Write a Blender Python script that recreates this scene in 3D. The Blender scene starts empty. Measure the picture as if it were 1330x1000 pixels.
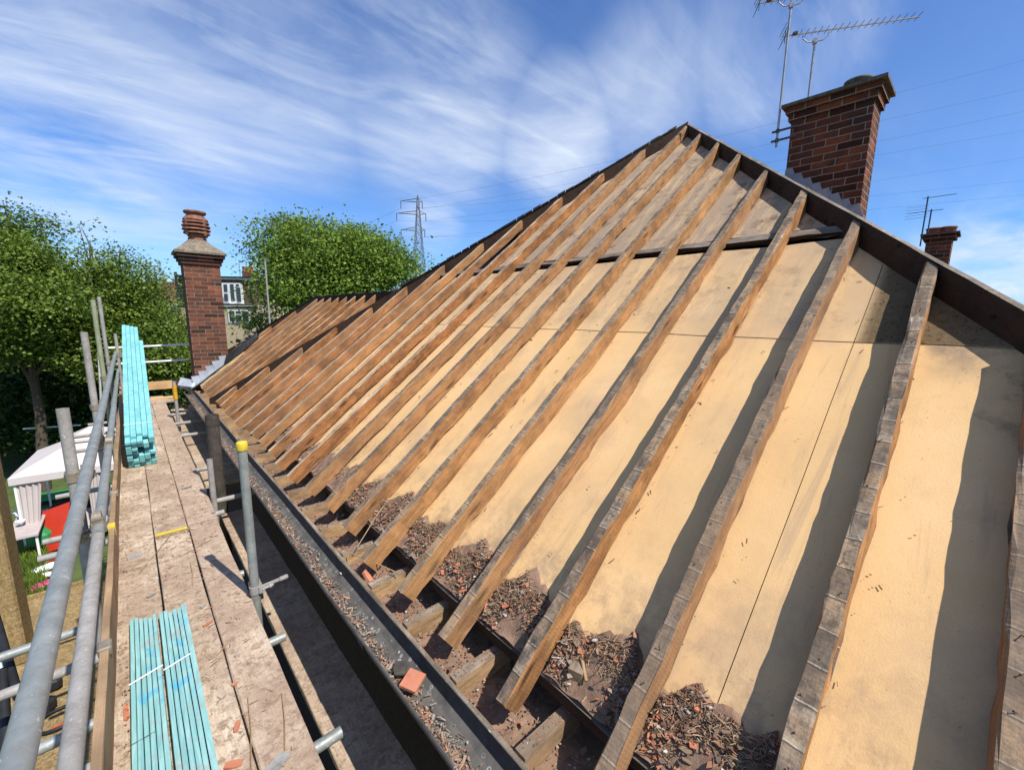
import bpy, math, random
import numpy as np
from mathutils import Vector, Matrix, Euler
random.seed(7); RNG=np.random.default_rng(7)
D=bpy.data; SC=bpy.context.scene; COL=SC.collection
# ------------------------------------------------------------------ camera
FPX=544.57; PIT=math.radians(-9.255); ROLL=math.radians(.80); YAW=math.radians(42.362)
CAM=Vector((-.8827,-2.9893,1.3678))
Fv=Vector((math.sin(YAW)*math.cos(PIT),math.cos(YAW)*math.cos(PIT),math.sin(PIT)))
Rv0=Vector((math.cos(YAW),-math.sin(YAW),0)); Uv0=Rv0.cross(Fv)
Rv=Rv0*math.cos(ROLL)+Uv0*math.sin(ROLL); Uv=-Rv0*math.sin(ROLL)+Uv0*math.cos(ROLL)
cd=D.cameras.new('camera'); cam=D.objects.new('camera',cd); COL.objects.link(cam); SC.camera=cam
cd.sensor_width=36; cd.lens=FPX/1330*36; cd.clip_start=.02; cd.clip_end=6000
M=Matrix((( Rv.x,Uv.x,-Fv.x,CAM.x),(Rv.y,Uv.y,-Fv.y,CAM.y),(Rv.z,Uv.z,-Fv.z,CAM.z),(0,0,0,1))); cam.matrix_world=M
def at(x,y,dep):            # survey helper: photo bearing + real distance -> world point
    return CAM+Fv*dep+Rv*((x-665)/FPX*dep)-Uv*((y-500)/FPX*dep)
T=.79448; A=math.atan(T); CA=math.cos(A); SA=math.sin(A); XA=4.9914; KL=.97788; KR=1.02884; SP=.4
def hipX(y): return XA-(KL*y if y>=0 else -KR*y)
# ------------------------------------------------------------------ materials
class NT:
    def __init__(s,name,rough=.8,metal=0.,spec=.3):
        s.m=D.materials.new(name); s.m.use_nodes=True; s.t=s.m.node_tree; s.n=s.t.nodes; s.l=s.t.links
        s.b=s.n['Principled BSDF']; s.b.inputs['Roughness'].default_value=rough; s.b.inputs['Metallic'].default_value=metal
        s.b.inputs['Specular IOR Level'].default_value=spec; s.tc=s.n.new('ShaderNodeTexCoord')
    def map(s,scale=(1,1,1),src='Object',rot=(0,0,0),loc=(0,0,0)):
        m=s.n.new('ShaderNodeMapping'); m.inputs['Scale'].default_value=scale; m.inputs['Rotation'].default_value=rot; m.inputs['Location'].default_value=loc
        s.l.new(s.tc.outputs[src],m.inputs['Vector']); return m.outputs[0]
    def off(s,vec):       # shift pattern per object
        oi=s.n.new('ShaderNodeObjectInfo'); a=s.n.new('ShaderNodeVectorMath'); a.operation='SCALE'; a.inputs['Scale'].default_value=37.
        c=s.n.new('ShaderNodeCombineXYZ'); s.l.new(oi.outputs['Random'],c.inputs[0]); s.l.new(oi.outputs['Random'],c.inputs[1]); s.l.new(oi.outputs['Random'],c.inputs[2])
        s.l.new(c.outputs[0],a.inputs[0]); b=s.n.new('ShaderNodeVectorMath'); b.operation='ADD'; s.l.new(vec,b.inputs[0]); s.l.new(a.outputs[0],b.inputs[1]); return b.outputs[0]
    def rnd(s): return s.n.new('ShaderNodeObjectInfo').outputs['Random']
    def island(s): return s.n.new('ShaderNodeNewGeometry').outputs['Random Per Island']
    def noise(s,vec,scale=5,det=6,rough=.6,dist=0.,out=0):
        n=s.n.new('ShaderNodeTexNoise'); n.inputs['Scale'].default_value=scale; n.inputs['Detail'].default_value=det; n.inputs['Roughness'].default_value=rough; n.inputs['Distortion'].default_value=dist
        s.l.new(vec,n.inputs['Vector']); return n.outputs[out]
    def ramp(s,fac,stops,interp='LINEAR'):
        r=s.n.new('ShaderNodeValToRGB'); r.color_ramp.interpolation=interp; e=r.color_ramp.elements
        while len(e)<len(stops): e.new(.5)
        for i,(p,c) in enumerate(stops):
            e[i].position=p; e[i].color=(c,c,c,1) if isinstance(c,(int,float)) else (*c,1)
        s.l.new(fac,r.inputs[0]); return r.outputs[0]
    def mix(s,fac,a,b,mode='MIX'):
        m=s.n.new('ShaderNodeMix'); m.data_type='RGBA'; m.blend_type=mode
        for v,i in((fac,0),(a,6),(b,7)):
            if isinstance(v,(int,float)): m.inputs[i].default_value=v if i==0 else (v,v,v,1)
            elif isinstance(v,tuple): m.inputs[i].default_value=(*v,1)
            else: s.l.new(v,m.inputs[i])
        return m.outputs[2]
    def math(s,op,a,b=0.,c=None):
        m=s.n.new('ShaderNodeMath'); m.operation=op
        for i,v in enumerate((a,b) if c is None else (a,b,c)):
            if isinstance(v,(int,float)): m.inputs[i].default_value=v
            else: s.l.new(v,m.inputs[i])
        return m.outputs[0]
    def sep(s,vec):
        n=s.n.new('ShaderNodeSeparateXYZ'); s.l.new(vec,n.inputs[0]); return n.outputs
    def color(s,c):
        if isinstance(c,tuple): s.b.inputs['Base Color'].default_value=(*c,1)
        else: s.l.new(c,s.b.inputs['Base Color'])
    def rough(s,v): s.l.new(v,s.b.inputs['Roughness'])
    def bump(s,h,strength=.4,dist=.01):
        b=s.n.new('ShaderNodeBump'); b.inputs['Strength'].default_value=strength; b.inputs['Distance'].default_value=dist
        s.l.new(h,b.inputs['Height']); s.l.new(b.outputs[0],s.b.inputs['Normal'])
def wood(name,side,side2,top,top2,rough=.85,bands=False,dark=None,grime=.35,saw=.3):
    k=NT(name,rough,spec=.2); v=k.off(k.map((1,1,1)))
    mp=k.n.new('ShaderNodeMapping'); mp.inputs['Scale'].default_value=(1.2,22,22); k.l.new(v,mp.inputs[0]); g=k.noise(mp.outputs[0],2.2,7,.65,1.2)
    fine=k.noise(v,60,4,.6); big=k.noise(v,3.5,5,.6)
    c=k.ramp(g,[(.25,side2),(.5,side),(.72,tuple(min(1,x*1.25) for x in side))])
    c=k.mix(k.ramp(big,[(.42,0.),(.68,.75)]),c,tuple(x*.55 for x in side2))
    kn=k.n.new('ShaderNodeTexVoronoi'); kn.inputs['Scale'].default_value=1; kmp=k.n.new('ShaderNodeMapping'); kmp.inputs['Scale'].default_value=(2.6,12,12); k.l.new(v,kmp.inputs[0]); k.l.new(kmp.outputs[0],kn.inputs['Vector'])
    c=k.mix(k.ramp(kn.outputs['Distance'],[(.1,.85),(.2,0.)]),c,tuple(x*.25 for x in side2))
    tn=k.sep(k.tc.outputs['Normal'])[2]; tm=k.ramp(tn,[(.6,0.),(.8,1.)])
    tcol=k.ramp(g,[(.3,top2),(.55,top),(.75,tuple(min(1,x*1.3) for x in top))])
    tcol=k.mix(k.ramp(big,[(.35,0.),(.6,.8)]),tcol,tuple(x*.6 for x in top2))
    if bands:
        x=k.sep(k.tc.outputs['Object'])[0]; wob=k.noise(k.map((3,14,3)),3,3)
        xx=k.math('ADD',k.math('MULTIPLY',x,9.2),k.math('MULTIPLY',wob,.06)); fr=k.math('FRACT',xx); fl=k.math('FLOOR',xx)
        wn=k.n.new('ShaderNodeTexWhiteNoise'); wn.noise_dimensions='2D'; cb=k.n.new('ShaderNodeCombineXYZ'); k.l.new(fl,cb.inputs[0]); k.l.new(k.rnd(),cb.inputs[1]); k.l.new(cb.outputs[0],wn.inputs['Vector'])
        bc=k.ramp(wn.outputs['Value'],[(0.,(.08,.068,.055)),(.25,(.30,.235,.17)),(.4,(.50,.33,.19)),(.6,(.16,.13,.10)),(.8,(.54,.43,.31)),(.9,(.42,.26,.145)),(1.,(.12,.09,.065))])
        bc=k.mix(.4,bc,tcol); half=k.ramp(fr,[(.0,.0),(.3,.45),(.6,.35),(.72,0.)])
        bc=k.mix(half,bc,(.19,.15,.115)); pt=k.ramp(k.noise(v,11,6,.7,.5),[(.44,0.),(.58,.8)]); bc=k.mix(pt,bc,(.095,.075,.06)); bc=k.mix(k.ramp(k.noise(v,5,5,.65),[(.5,0.),(.62,.65)]),bc,(.42,.27,.15))
        ln=k.ramp(fr,[(.0,1.),(.03,.8),(.05,0.)]); tcol=k.mix(k.math('MULTIPLY',ln,.65),bc,(.60,.51,.40)); l2=k.ramp(fr,[(.93,0.),(.965,1.)]); tcol=k.mix(k.math('MULTIPLY',l2,.8),tcol,(.06,.05,.04))
        tcol=k.mix(k.ramp(k.noise(v,45,5,.75),[(.5,0.),(.62,.6)]),tcol,(.08,.065,.05))
    c=k.mix(tm,c,tcol)
    # saw marks + grime
    sw=k.n.new('ShaderNodeTexWave'); sw.inputs['Scale'].default_value=22; sw.inputs['Distortion'].default_value=5; sw.inputs['Detail'].default_value=4; sw.inputs['Detail Scale'].default_value=3; sw.bands_direction='X'
    k.l.new(v,sw.inputs[0]); c=k.mix(k.math('MULTIPLY',k.math('MULTIPLY',sw.outputs[1],k.ramp(k.noise(v,4,3),[(.45,0.),(.6,1.)])),saw*.45),c,tuple(x*.6 for x in side2),'MIX')
    gmp=k.n.new('ShaderNodeMapping'); gmp.inputs['Scale'].default_value=(5,16,16); k.l.new(v,gmp.inputs[0]); gr=k.ramp(k.noise(gmp.outputs[0],1.3,8,.78,.6),[(.47,0.),(.6,1.)]); c=k.mix(k.math('MULTIPLY',gr,grime),c,(.055,.042,.03))
    hv=c if name.startswith('dark') else k.mix(k.ramp(k.rnd(),[(0.,0.),(.5,.0),(1.,.4)]),c,(.24,.16,.10)); hv=hv if name.startswith('dark') else k.mix(k.ramp(k.rnd(),[(0.,.25),(.3,0.)]),hv,(.5,.31,.15)); k.color(hv)
    h=k.mix(.5,g,fine); h=k.mix(.12,h,sw.outputs[1]); k.bump(h,.6,.006); return k.m
M_RAF=wood('weathered_rafter_timber',(.41,.20,.075),(.21,.088,.032),(.44,.30,.175),(.21,.135,.08),bands=True,grime=.45,saw=.45)
M_RAF2=wood('orange_sawn_timber',(.37,.16,.055),(.19,.078,.028),(.66,.52,.36),(.46,.33,.21),grime=.55)  # tops coloured paler than the sides as a painted highlight on the edges
M_DARK=wood('dark_stained_timber',(.055,.028,.016),(.03,.016,.01),(.30,.24,.19),(.18,.14,.10),grime=.3)
M_JOIST=wood('joist_timber',(.42,.27,.14),(.28,.165,.08),(.34,.27,.2),(.22,.17,.12),grime=.55)
M_TOE=wood('toe_board_timber',(.34,.22,.12),(.26,.16,.08),(.42,.27,.15),(.34,.22,.12),grime=.15,saw=.05)
M_PINE=wood('new_pine',(.66,.42,.2),(.58,.34,.15),(.62,.42,.2),(.5,.32,.15),grime=.05,saw=.05)
def deck():
    k=NT('scaffold_board_timber',.9,spec=.15); v=k.off(k.map()); mp=k.n.new('ShaderNodeMapping'); mp.inputs['Scale'].default_value=(16,1.3,16); k.l.new(v,mp.inputs[0])
    g=k.noise(mp.outputs[0],2.5,8,.7,1.6); b=k.noise(v,2.2,6,.65); f=k.noise(v,22,6,.75,1.); ff=k.noise(v,90,4,.7)
    c=k.ramp(g,[(.25,(.34,.25,.165)),(.45,(.56,.44,.315)),(.7,(.70,.59,.45))])
    c=k.mix(k.ramp(b,[(.36,0.),(.6,.85)]),c,(.33,.235,.16)); c=k.mix(k.ramp(k.noise(v,7,8,.8,.5),[(.5,0.),(.6,.6)]),c,(.24,.165,.115)); c=k.mix(k.ramp(f,[(.5,0.),(.6,.75)]),c,(.17,.105,.065))
    m2=k.n.new('ShaderNodeMapping'); m2.inputs['Rotation'].default_value=(0,0,.9); m2.inputs['Scale'].default_value=(8,34,8); k.l.new(v,m2.inputs[0]); sc=k.noise(m2.outputs[0],.8,9,.8,1.6)
    c=k.mix(k.ramp(sc,[(.54,0.),(.64,.45)]),c,(.70,.59,.43)); gl=k.noise(mp.outputs[0],7,6,.8,.6); c=k.mix(k.ramp(gl,[(.5,0.),(.62,.5)]),c,(.29,.20,.13)); c=k.mix(k.ramp(ff,[(.6,0.),(.7,.6)]),c,(.10,.06,.04))
    c=k.mix(k.ramp(k.rnd(),[(0.,0.),(1.,.4)]),c,(.36,.25,.18)); k.color(c); h=k.mix(.5,g,f); h=k.mix(.3,h,ff); k.bump(h,.8,.008); return k.m
M_DECK=deck()
def felt():
    k=NT('buff_lining_board',.9,spec=.1); v=k.map(); p=k.sep(v); u_=p[0]
    c=k.ramp(k.noise(v,2.2,5,.6),[(.3,(.67,.43,.195)),(.5,(.71,.46,.215)),(.7,(.75,.505,.255))])
    c=k.mix(k.ramp(k.noise(v,160,3,.6),[(.4,0.),(.7,.3)]),c,(.5,.33,.18))
    blot=k.noise(v,1.7,6,.6,.4); c=k.mix(k.ramp(blot,[(.5,0.),(.68,.5)]),c,(.42,.29,.19)); mp3=k.n.new('ShaderNodeMapping'); mp3.inputs['Scale'].default_value=(.7,7,1); k.l.new(v,mp3.inputs[0]); c=k.mix(k.ramp(k.noise(mp3.outputs[0],1.6,7,.7,1.),[(.56,0.),(.7,.45)]),c,(.36,.25,.17)); ft=k.ramp(k.math('MULTIPLY',u_,.2),[(.07,.85),(.12,.35),(.2,0.)]); c=k.mix(k.math('MULTIPLY',ft,k.ramp(k.noise(v,6,7,.75),[(.45,0.),(.62,1.)])),c,(.27,.185,.12))
    # weathering climbs with distance up the slope (u = local x)
    u=p[0]; mp=k.n.new('ShaderNodeMapping'); mp.inputs['Scale'].default_value=(1.,6.,1.); k.l.new(v,mp.inputs[0]); st=k.noise(mp.outputs[0],1.6,9,.7,.25)
    up=k.ramp(k.math('MULTIPLY',u,.2),[(.43,0.),(.465,.42),(.64,.5),(.665,1.)]); d=k.math('MULTIPLY',up,k.ramp(st,[(.3,.15),(.52,1.)]))
    c=k.mix(d,c,(.33,.245,.17)); c=k.mix(k.math('MULTIPLY',up,k.ramp(k.noise(v,5,10,.78,.15),[(.52,0.),(.66,.8)])),c,(.12,.085,.06))
    # lichen-brown heavy stain of the near upper boards
    yy=k.ramp(k.math('MULTIPLY',p[1],-.2),[(.515,0.),(.525,1.)]); ux=k.ramp(k.math('MULTIPLY',u,.2),[(.4365,0.),(.4375,1.)])
    hs=k.math('MULTIPLY',yy,ux); c=k.mix(k.math('MULTIPLY',hs,k.ramp(k.noise(v,26,8,.8,.4),[(.3,.85),(.5,1.)])),c,(.14,.095,.05)); c=k.mix(k.math('MULTIPLY',hs,k.ramp(k.noise(v,40,8,.8,.6),[(.54,0.),(.6,.9)])),c,(.05,.035,.025))
    gp=k.math('MULTIPLY',k.ramp(k.math('MULTIPLY',p[1],-.2),[(.566,0.),(.575,1.),(.6,1.),(.615,0.)]),k.ramp(k.math('MULTIPLY',u,.2),[(.385,0.),(.425,.75),(.436,.75),(.437,0.)])); c=k.mix(k.math('MULTIPLY',gp,k.ramp(k.noise(v,8,6,.6),[(.35,.3),(.55,1.)])),c,(.22,.165,.12))
    # dark mould by the near rafter, below the joint
    g2=k.math('MULTIPLY',k.ramp(k.math('MULTIPLY',p[1],-.2),[(.56,0.),(.6,1.)]),k.ramp(k.math('MULTIPLY',u,.2),[(.24,0.),(.4,1.),(.46,1.)])); c=k.mix(k.math('MULTIPLY',g2,k.ramp(k.noise(v,3.2,10,.75,.3),[(.5,0.),(.64,.8)])),c,(.13,.105,.085))
    sp=k.ramp(k.noise(v,85,3,.5),[(.70,0.),(.74,.6)]); c=k.mix(sp,c,(.2,.13,.08)); k.color(c)
    k.bump(k.mix(.35,k.noise(v,7,3,.5),k.noise(v,180,3,.6)),.25,.01); return k.m
M_FELT=felt()
def galv(name,a,b,dirt=.4,metal=.35,rough=.5):
    k=NT(name,rough,metal,.4); v=k.off(k.map()); c=k.ramp(k.noise(v,9,7,.7),[(.3,a),(.7,b)]); c=k.mix(k.ramp(k.noise(v,34,6,.75),[(.5,0.),(.66,dirt)]),c,(.22,.2,.17))
    c=k.mix(k.ramp(k.noise(v,70,3,.6),[(.64,0.),(.7,.7)]),c,(.62,.6,.56)); k.color(c); k.rough(k.ramp(k.noise(v,20,4),[(.3,rough-.12),(.7,rough+.2)])); k.bump(k.noise(v,50,5,.7),.15,.004); return k.m
M_GALV=galv('galvanised_tube',(.20,.215,.20),(.36,.375,.35),.55); M_GALV2=galv('weathered_tube',(.22,.20,.18),(.38,.355,.325),.8,.1,.7)
M_GALV3=galv('lichen_tube',(.17,.20,.09),(.28,.29,.19),.6,.0,.8); M_CLAMP=galv('rusty_coupler',(.16,.12,.08),(.34,.29,.22),.8,.3,.6)
def simple(name,c1,c2=None,rough=.7,metal=0,scale=8,spec=.3,bump=.15,dirt=None,dfac=.4):
    k=NT(name,rough,metal,spec); v=k.off(k.map()); c2=c2 or tuple(x*.75 for x in c1); c=k.ramp(k.noise(v,scale,6,.65),[(.3,c2),(.65,c1)])
    if dirt: c=k.mix(k.ramp(k.noise(v,scale*3,7,.75),[(.5,0.),(.64,dfac)]),c,dirt)
    k.color(c)
    if bump: k.bump(k.noise(v,scale*6,5,.7),bump,.005)
    return k.m
def teal():
    k=NT('teal_treated_batten',.75,spec=.25); v=k.map(); isl=k.island(); mp=k.n.new('ShaderNodeMapping'); mp.inputs['Scale'].default_value=(14,1.2,14); k.l.new(v,mp.inputs[0])
    g=k.noise(mp.outputs[0],3,7,.7,.8); c=k.ramp(g,[(.3,(.14,.30,.29)),(.5,(.25,.44,.41)),(.7,(.37,.55,.50))]); c=k.mix(k.ramp(isl,[(0.,0.),(1.,.35)]),c,(.15,.42,.44))
    c=k.mix(k.ramp(k.noise(v,5.5,5,.6,.4),[(.58,0.),(.66,.8)]),c,(.07,.36,.52)); c=k.mix(k.ramp(k.noise(v,13,6,.7),[(.55,0.),(.66,.6)]),c,(.33,.27,.23)); k.color(c); k.bump(g,.3,.004); return k.m
M_TEAL=teal()
M_TEAL2=simple('pale_teal_batten',(.23,.53,.51),(.13,.38,.39),.7,scale=5,dirt=(.07,.28,.32),dfac=.5)
M_TEALEND=simple('batten_end_grain',(.05,.25,.27),(.02,.12,.14),.8,scale=14,dirt=(.01,.03,.04),dfac=.8)
def brick(name,c1,c2,mortar,dark=.3,bw=.225,rh=.075):
    k=NT(name,.9,spec=.15); uv=k.n.new('ShaderNodeUVMap'); b=k.n.new('ShaderNodeTexBrick'); b.inputs['Scale'].default_value=1; b.inputs['Brick Width'].default_value=bw; b.inputs['Row Height'].default_value=rh
    b.inputs['Mortar Size'].default_value=.0055; b.inputs['Mortar Smooth'].default_value=.25; b.inputs['Bias'].default_value=0
    dis=k.n.new('ShaderNodeTexNoise'); dis.inputs['Scale'].default_value=14; k.l.new(uv.outputs[0],dis.inputs['Vector']); va=k.n.new('ShaderNodeVectorMath'); va.operation='MULTIPLY_ADD'; va.inputs[1].default_value=(.012,.012,0)
    k.l.new(dis.outputs['Color'],va.inputs[0]); k.l.new(uv.outputs[0],va.inputs[2]); k.l.new(va.outputs[0],b.inputs['Vector'])
    b.inputs['Color1'].default_value=(1,1,1,1); b.inputs['Color2'].default_value=(0,0,0,1); b.inputs['Mortar'].default_value=(.5,.5,.5,1)
    bw_=k.n.new('ShaderNodeRGBToBW'); k.l.new(b.outputs['Color'],bw_.inputs[0])
    c=k.ramp(bw_.outputs[0],[(0.,tuple(x*.22 for x in c1)),(.15,tuple(x*.5 for x in c2)),(.4,c1),(.65,c2),(.85,tuple(x*.7 for x in c1)),(1.,tuple(min(1,x*1.3) for x in c1))])
    v=k.map(); c=k.mix(k.ramp(k.noise(v,5,6,.7),[(.42,0.),(.68,dark)]),c,(.045,.03,.025)); c=k.mix(k.ramp(k.noise(v,45,5,.7),[(.55,0.),(.68,.4)]),c,tuple(x*.5 for x in c1))
    mc=k.mix(k.ramp(k.noise(v,6,6,.7),[(.4,0.),(.7,.6)]),mortar,tuple(x*.3 for x in mortar)); c=k.mix(b.outputs['Fac'],c,mc); k.color(c)
    k.bump(k.mix(.15,k.math('SUBTRACT',1.,b.outputs['Fac']),k.noise(v,60,5,.7)),.9,.008); return k.m
M_BRICK=brick('red_stock_brick',(.21,.06,.026),(.10,.035,.02),(.30,.25,.185),.95); M_BRICK2=brick('plum_stock_brick',(.24,.08,.042),(.11,.048,.033),(.24,.20,.15),.85); M_SOOT=brick('sooty_brick',(.12,.04,.025),(.06,.03,.022),(.10,.085,.07),.95)
M_WALL=simple('dark_pebbledash_wall',(.04,.026,.02),(.012,.008,.006),.95,scale=40,bump=.8)
M_CEM=simple('lichened_cement',(.22,.175,.12),(.10,.075,.05),.95,scale=14,bump=.8,dirt=(.40,.37,.31),dfac=.6); M_CEMD=simple('dark_mossy_cement',(.15,.13,.10),(.06,.05,.04),.95,scale=14,bump=.8,dirt=(.22,.2,.16)); M_TERRA=simple('sooty_terracotta',(.34,.15,.085),(.09,.045,.035),.85,scale=9,bump=.3,dirt=(.05,.035,.03),dfac=.6)
M_LEADB=simple('bright_lead',(.48,.51,.55),(.30,.33,.37),.4,.3,scale=8,bump=.3); M_LEAD=simple('lead_flashing',(.33,.35,.37),(.18,.2,.23),.55,.25,scale=8,bump=.3); M_BLACK=simple('black_underlay',(.022,.022,.024),(.012,.012,.013),.55,scale=10,bump=.3)
M_PIPE=simple('dark_soil_pipe',(.075,.062,.05),(.04,.033,.028),.6,scale=6,bump=.2,dirt=(.16,.12,.08))
def gut():
    k=NT('grimy_black_gutter',.55,spec=.3); v=k.map(); c=k.ramp(k.noise(v,12,6,.7),[(.35,(.022,.022,.023)),(.6,(.05,.05,.048))]); vo=k.n.new('ShaderNodeTexVoronoi'); vo.feature='F1'; vo.inputs['Scale'].default_value=26; k.l.new(v,vo.inputs['Vector'])
    up=k.ramp(k.sep(k.tc.outputs['Normal'])[2],[(.2,0.),(.7,1.)]); sp=k.math('MULTIPLY',k.ramp(vo.outputs['Distance'],[(.1,.0),(.17,.9),(.22,.1),(.3,0.)]),k.ramp(k.noise(v,5,4),[(.45,0.),(.6,1.)])); c=k.mix(k.math('MULTIPLY',up,k.ramp(k.noise(v,7,6,.7),[(.38,.2),(.68,.7)])),c,(.19,.17,.14)); c=k.mix(k.math('MULTIPLY',up,sp),c,(.55,.55,.53)); k.color(c); return k.m
M_GUT=gut()
def pieces(name,stops,rough=.9):
    k=NT(name,rough,spec=.1); c=k.ramp(k.island(),stops,'CONSTANT'); c=k.mix(k.ramp(k.noise(k.map(),60,5,.7),[(.4,0.),(.7,.4)]),c,(.08,.06,.045)); k.color(c); return k.m
TC=(.50,.17,.085)
M_NEST=pieces('nest_twigs',[(0.,(.14,.085,.05)),(.2,(.27,.175,.11)),(.45,(.40,.27,.17)),(.6,(.09,.055,.035)),(.7,(.50,.36,.23)),(.88,(.36,.15,.08)),(.93,(.22,.16,.11))])
M_RUB=pieces('tile_crumbs',[(0.,(.22,.15,.10)),(.34,TC),(.46,(.31,.15,.09)),(.6,(.30,.24,.19)),(.75,(.13,.09,.07)),(.85,(.44,.20,.12)),(.95,(.55,.5,.45))])
M_LITT=pieces('gutter_litter',[(0.,(.17,.12,.085)),(.3,(.30,.22,.15)),(.5,(.12,.09,.07)),(.6,(.48,.20,.12)),(.75,(.44,.34,.23)),(.9,(.30,.27,.24))])
M_DUST=simple('grey_brown_dust',(.29,.19,.125),(.13,.08,.055),.97,scale=16,bump=.9,dirt=(.36,.17,.10),dfac=.6); M_SHARD=simple('broken_tile',(.52,.19,.10),(.36,.12,.07),.85,scale=12,bump=.4,dirt=(.3,.24,.18))
M_STRAW=simple('dry_straw',(.40,.27,.14),(.24,.15,.075),.9,scale=20,bump=.1); M_NAIL=simple('rusty_nail',(.10,.06,.04),None,.6,.5,bump=0); M_STONE=simple('grey_stone_chip',(.36,.34,.31),(.18,.165,.15),.95,scale=20,bump=.5)
M_YEL=simple('yellow_plastic',(.66,.50,.04),(.52,.37,.03),.5,scale=30,bump=.05,dirt=(.4,.3,.1)); M_AMB=simple('amber_sleeve',(.62,.33,.03),(.45,.22,.02),.6,scale=20); M_WHITE=simple('white_plastic_frame',(.78,.78,.76),(.7,.7,.69),.45,scale=3,bump=0)
M_STRAP=simple('white_strap',(.8,.82,.82),None,.4,bump=0)
M_MAST=simple('aluminium_mast',(.42,.41,.39),(.28,.27,.26),.4,.6,scale=10,bump=0); M_MASTD=simple('dark_antenna_metal',(.10,.10,.11),(.06,.06,.065),.5,.4,bump=0); M_PYL=simple('pylon_steel',(.16,.17,.18),(.12,.13,.14),.6,.3,bump=0)
M_GLASS=simple('dark_window_glass',(.03,.035,.04),(.015,.018,.02),.08,0,spec=.8,bump=0); M_CREAM=simple('cream_render',(.52,.42,.27),(.45,.35,.22),.95,scale=3,bump=.3); M_TILE_BR=simple('brown_hung_tile',(.115,.07,.055),(.075,.045,.04),.9,scale=25,bump=.6)
def roof():
    k=NT('red_brown_roof_tile',.85,spec=.15); uv=k.n.new('ShaderNodeUVMap'); b=k.n.new('ShaderNodeTexBrick'); b.inputs['Scale'].default_value=1; b.inputs['Brick Width'].default_value=.17; b.inputs['Row Height'].default_value=.1; b.inputs['Mortar Size'].default_value=.006
    b.inputs['Color1'].default_value=(.24,.10,.06,1); b.inputs['Color2'].default_value=(.14,.065,.045,1); b.inputs['Mortar'].default_value=(.03,.02,.015,1); k.l.new(uv.outputs[0],b.inputs['Vector']); c=k.mix(k.ramp(k.noise(k.map(),2,6,.7),[(.4,0.),(.7,.5)]),b.outputs[0],(.12,.10,.08)); k.color(c); k.bump(k.math('SUBTRACT',1.,b.outputs[1]),.8,.015); return k.m
M_ROOF=roof()
def mineral():
    k=NT('tan_mineral_felt',.97,spec=.1); v=k.map(); c=k.ramp(k.noise(v,24,8,.85),[(.36,(.15,.095,.04)),(.5,(.36,.25,.115)),(.64,(.56,.42,.22))]); c=k.mix(k.ramp(k.noise(v,2.,5,.6),[(.4,0.),(.7,.45)]),c,(.19,.13,.06)); c=k.mix(k.ramp(k.noise(v,55,4,.8),[(.55,0.),(.65,.7)]),c,(.10,.06,.03)); k.color(c); k.bump(k.noise(v,45,6,.8),1.,.02); return k.m
M_MIN=mineral()
M_GRASS=simple('lawn_grass',(.085,.12,.03),(.045,.07,.018),.95,scale=2.5,bump=.8,dirt=(.14,.13,.05)); M_PAVE=simple('shade_dark_paving',(.09,.075,.06),(.05,.042,.035),.95,scale=3,bump=.4,dirt=(.14,.11,.08)); M_SOIL=simple('garden_soil',(.07,.05,.035),(.04,.03,.02),.98,scale=5,bump=.5)  # paving colour darkened to stand in for the shade of the house
M_CANV=simple('white_canvas',(.56,.50,.47),(.52,.46,.43),.8,scale=2,bump=.1); M_RED=simple('red_plastic',(.52,.04,.015),(.42,.028,.01),.6,scale=2,bump=0); M_GRN=simple('green_plastic',(.03,.24,.08),None,.5,bump=0); M_PINK=simple('pink_plastic',(.80,.05,.26),None,.5,bump=0); M_SHED=simple('dark_shed_timber',(.05,.03,.024),(.03,.018,.014),.9,scale=6); M_RDK=simple('faded_red_cloth',(.24,.045,.025),(.14,.03,.02),.9,scale=4); M_PINKBD=simple('pinkish_board',(.50,.42,.38),None,.8)
def leafm(name,a,b,c3,tr=.35):
    k=NT(name,.5,spec=.25); c=k.ramp(k.island(),[(0.,a),(.5,b),(1.,tuple((x+y)/2 for x,y in zip(b,c3)))]); c=k.mix(k.ramp(k.noise(k.map(),1.1,4,.6),[(.42,.0),(.6,.65)]),c,tuple(x*.6 for x in a)); k.color(c)
    t=k.n.new('ShaderNodeBsdfTranslucent'); k.l.new(c,t.inputs[0]); m=k.n.new('ShaderNodeMixShader'); m.inputs[0].default_value=tr; k.l.new(k.b.outputs[0],m.inputs[1]); k.l.new(t.outputs[0],m.inputs[2]); k.l.new(m.outputs[0],k.n['Material Output'].inputs[0]); return k.m
M_LEAF1=leafm('maple_leaves',(.07,.13,.014),(.18,.26,.03),(.36,.43,.10)); M_LEAF2=leafm('bright_leaves',(.11,.19,.02),(.21,.31,.04),(.36,.46,.10)); M_LEAF3=leafm('shaded_leaves',(.02,.05,.01),(.045,.095,.016),(.09,.16,.03)); M_BARK=simple('grey_brown_bark',(.10,.075,.05),(.05,.038,.025),.95,scale=12,bump=.7)  # shaded leaves: darkness under the trees is put into the leaf colour
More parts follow.
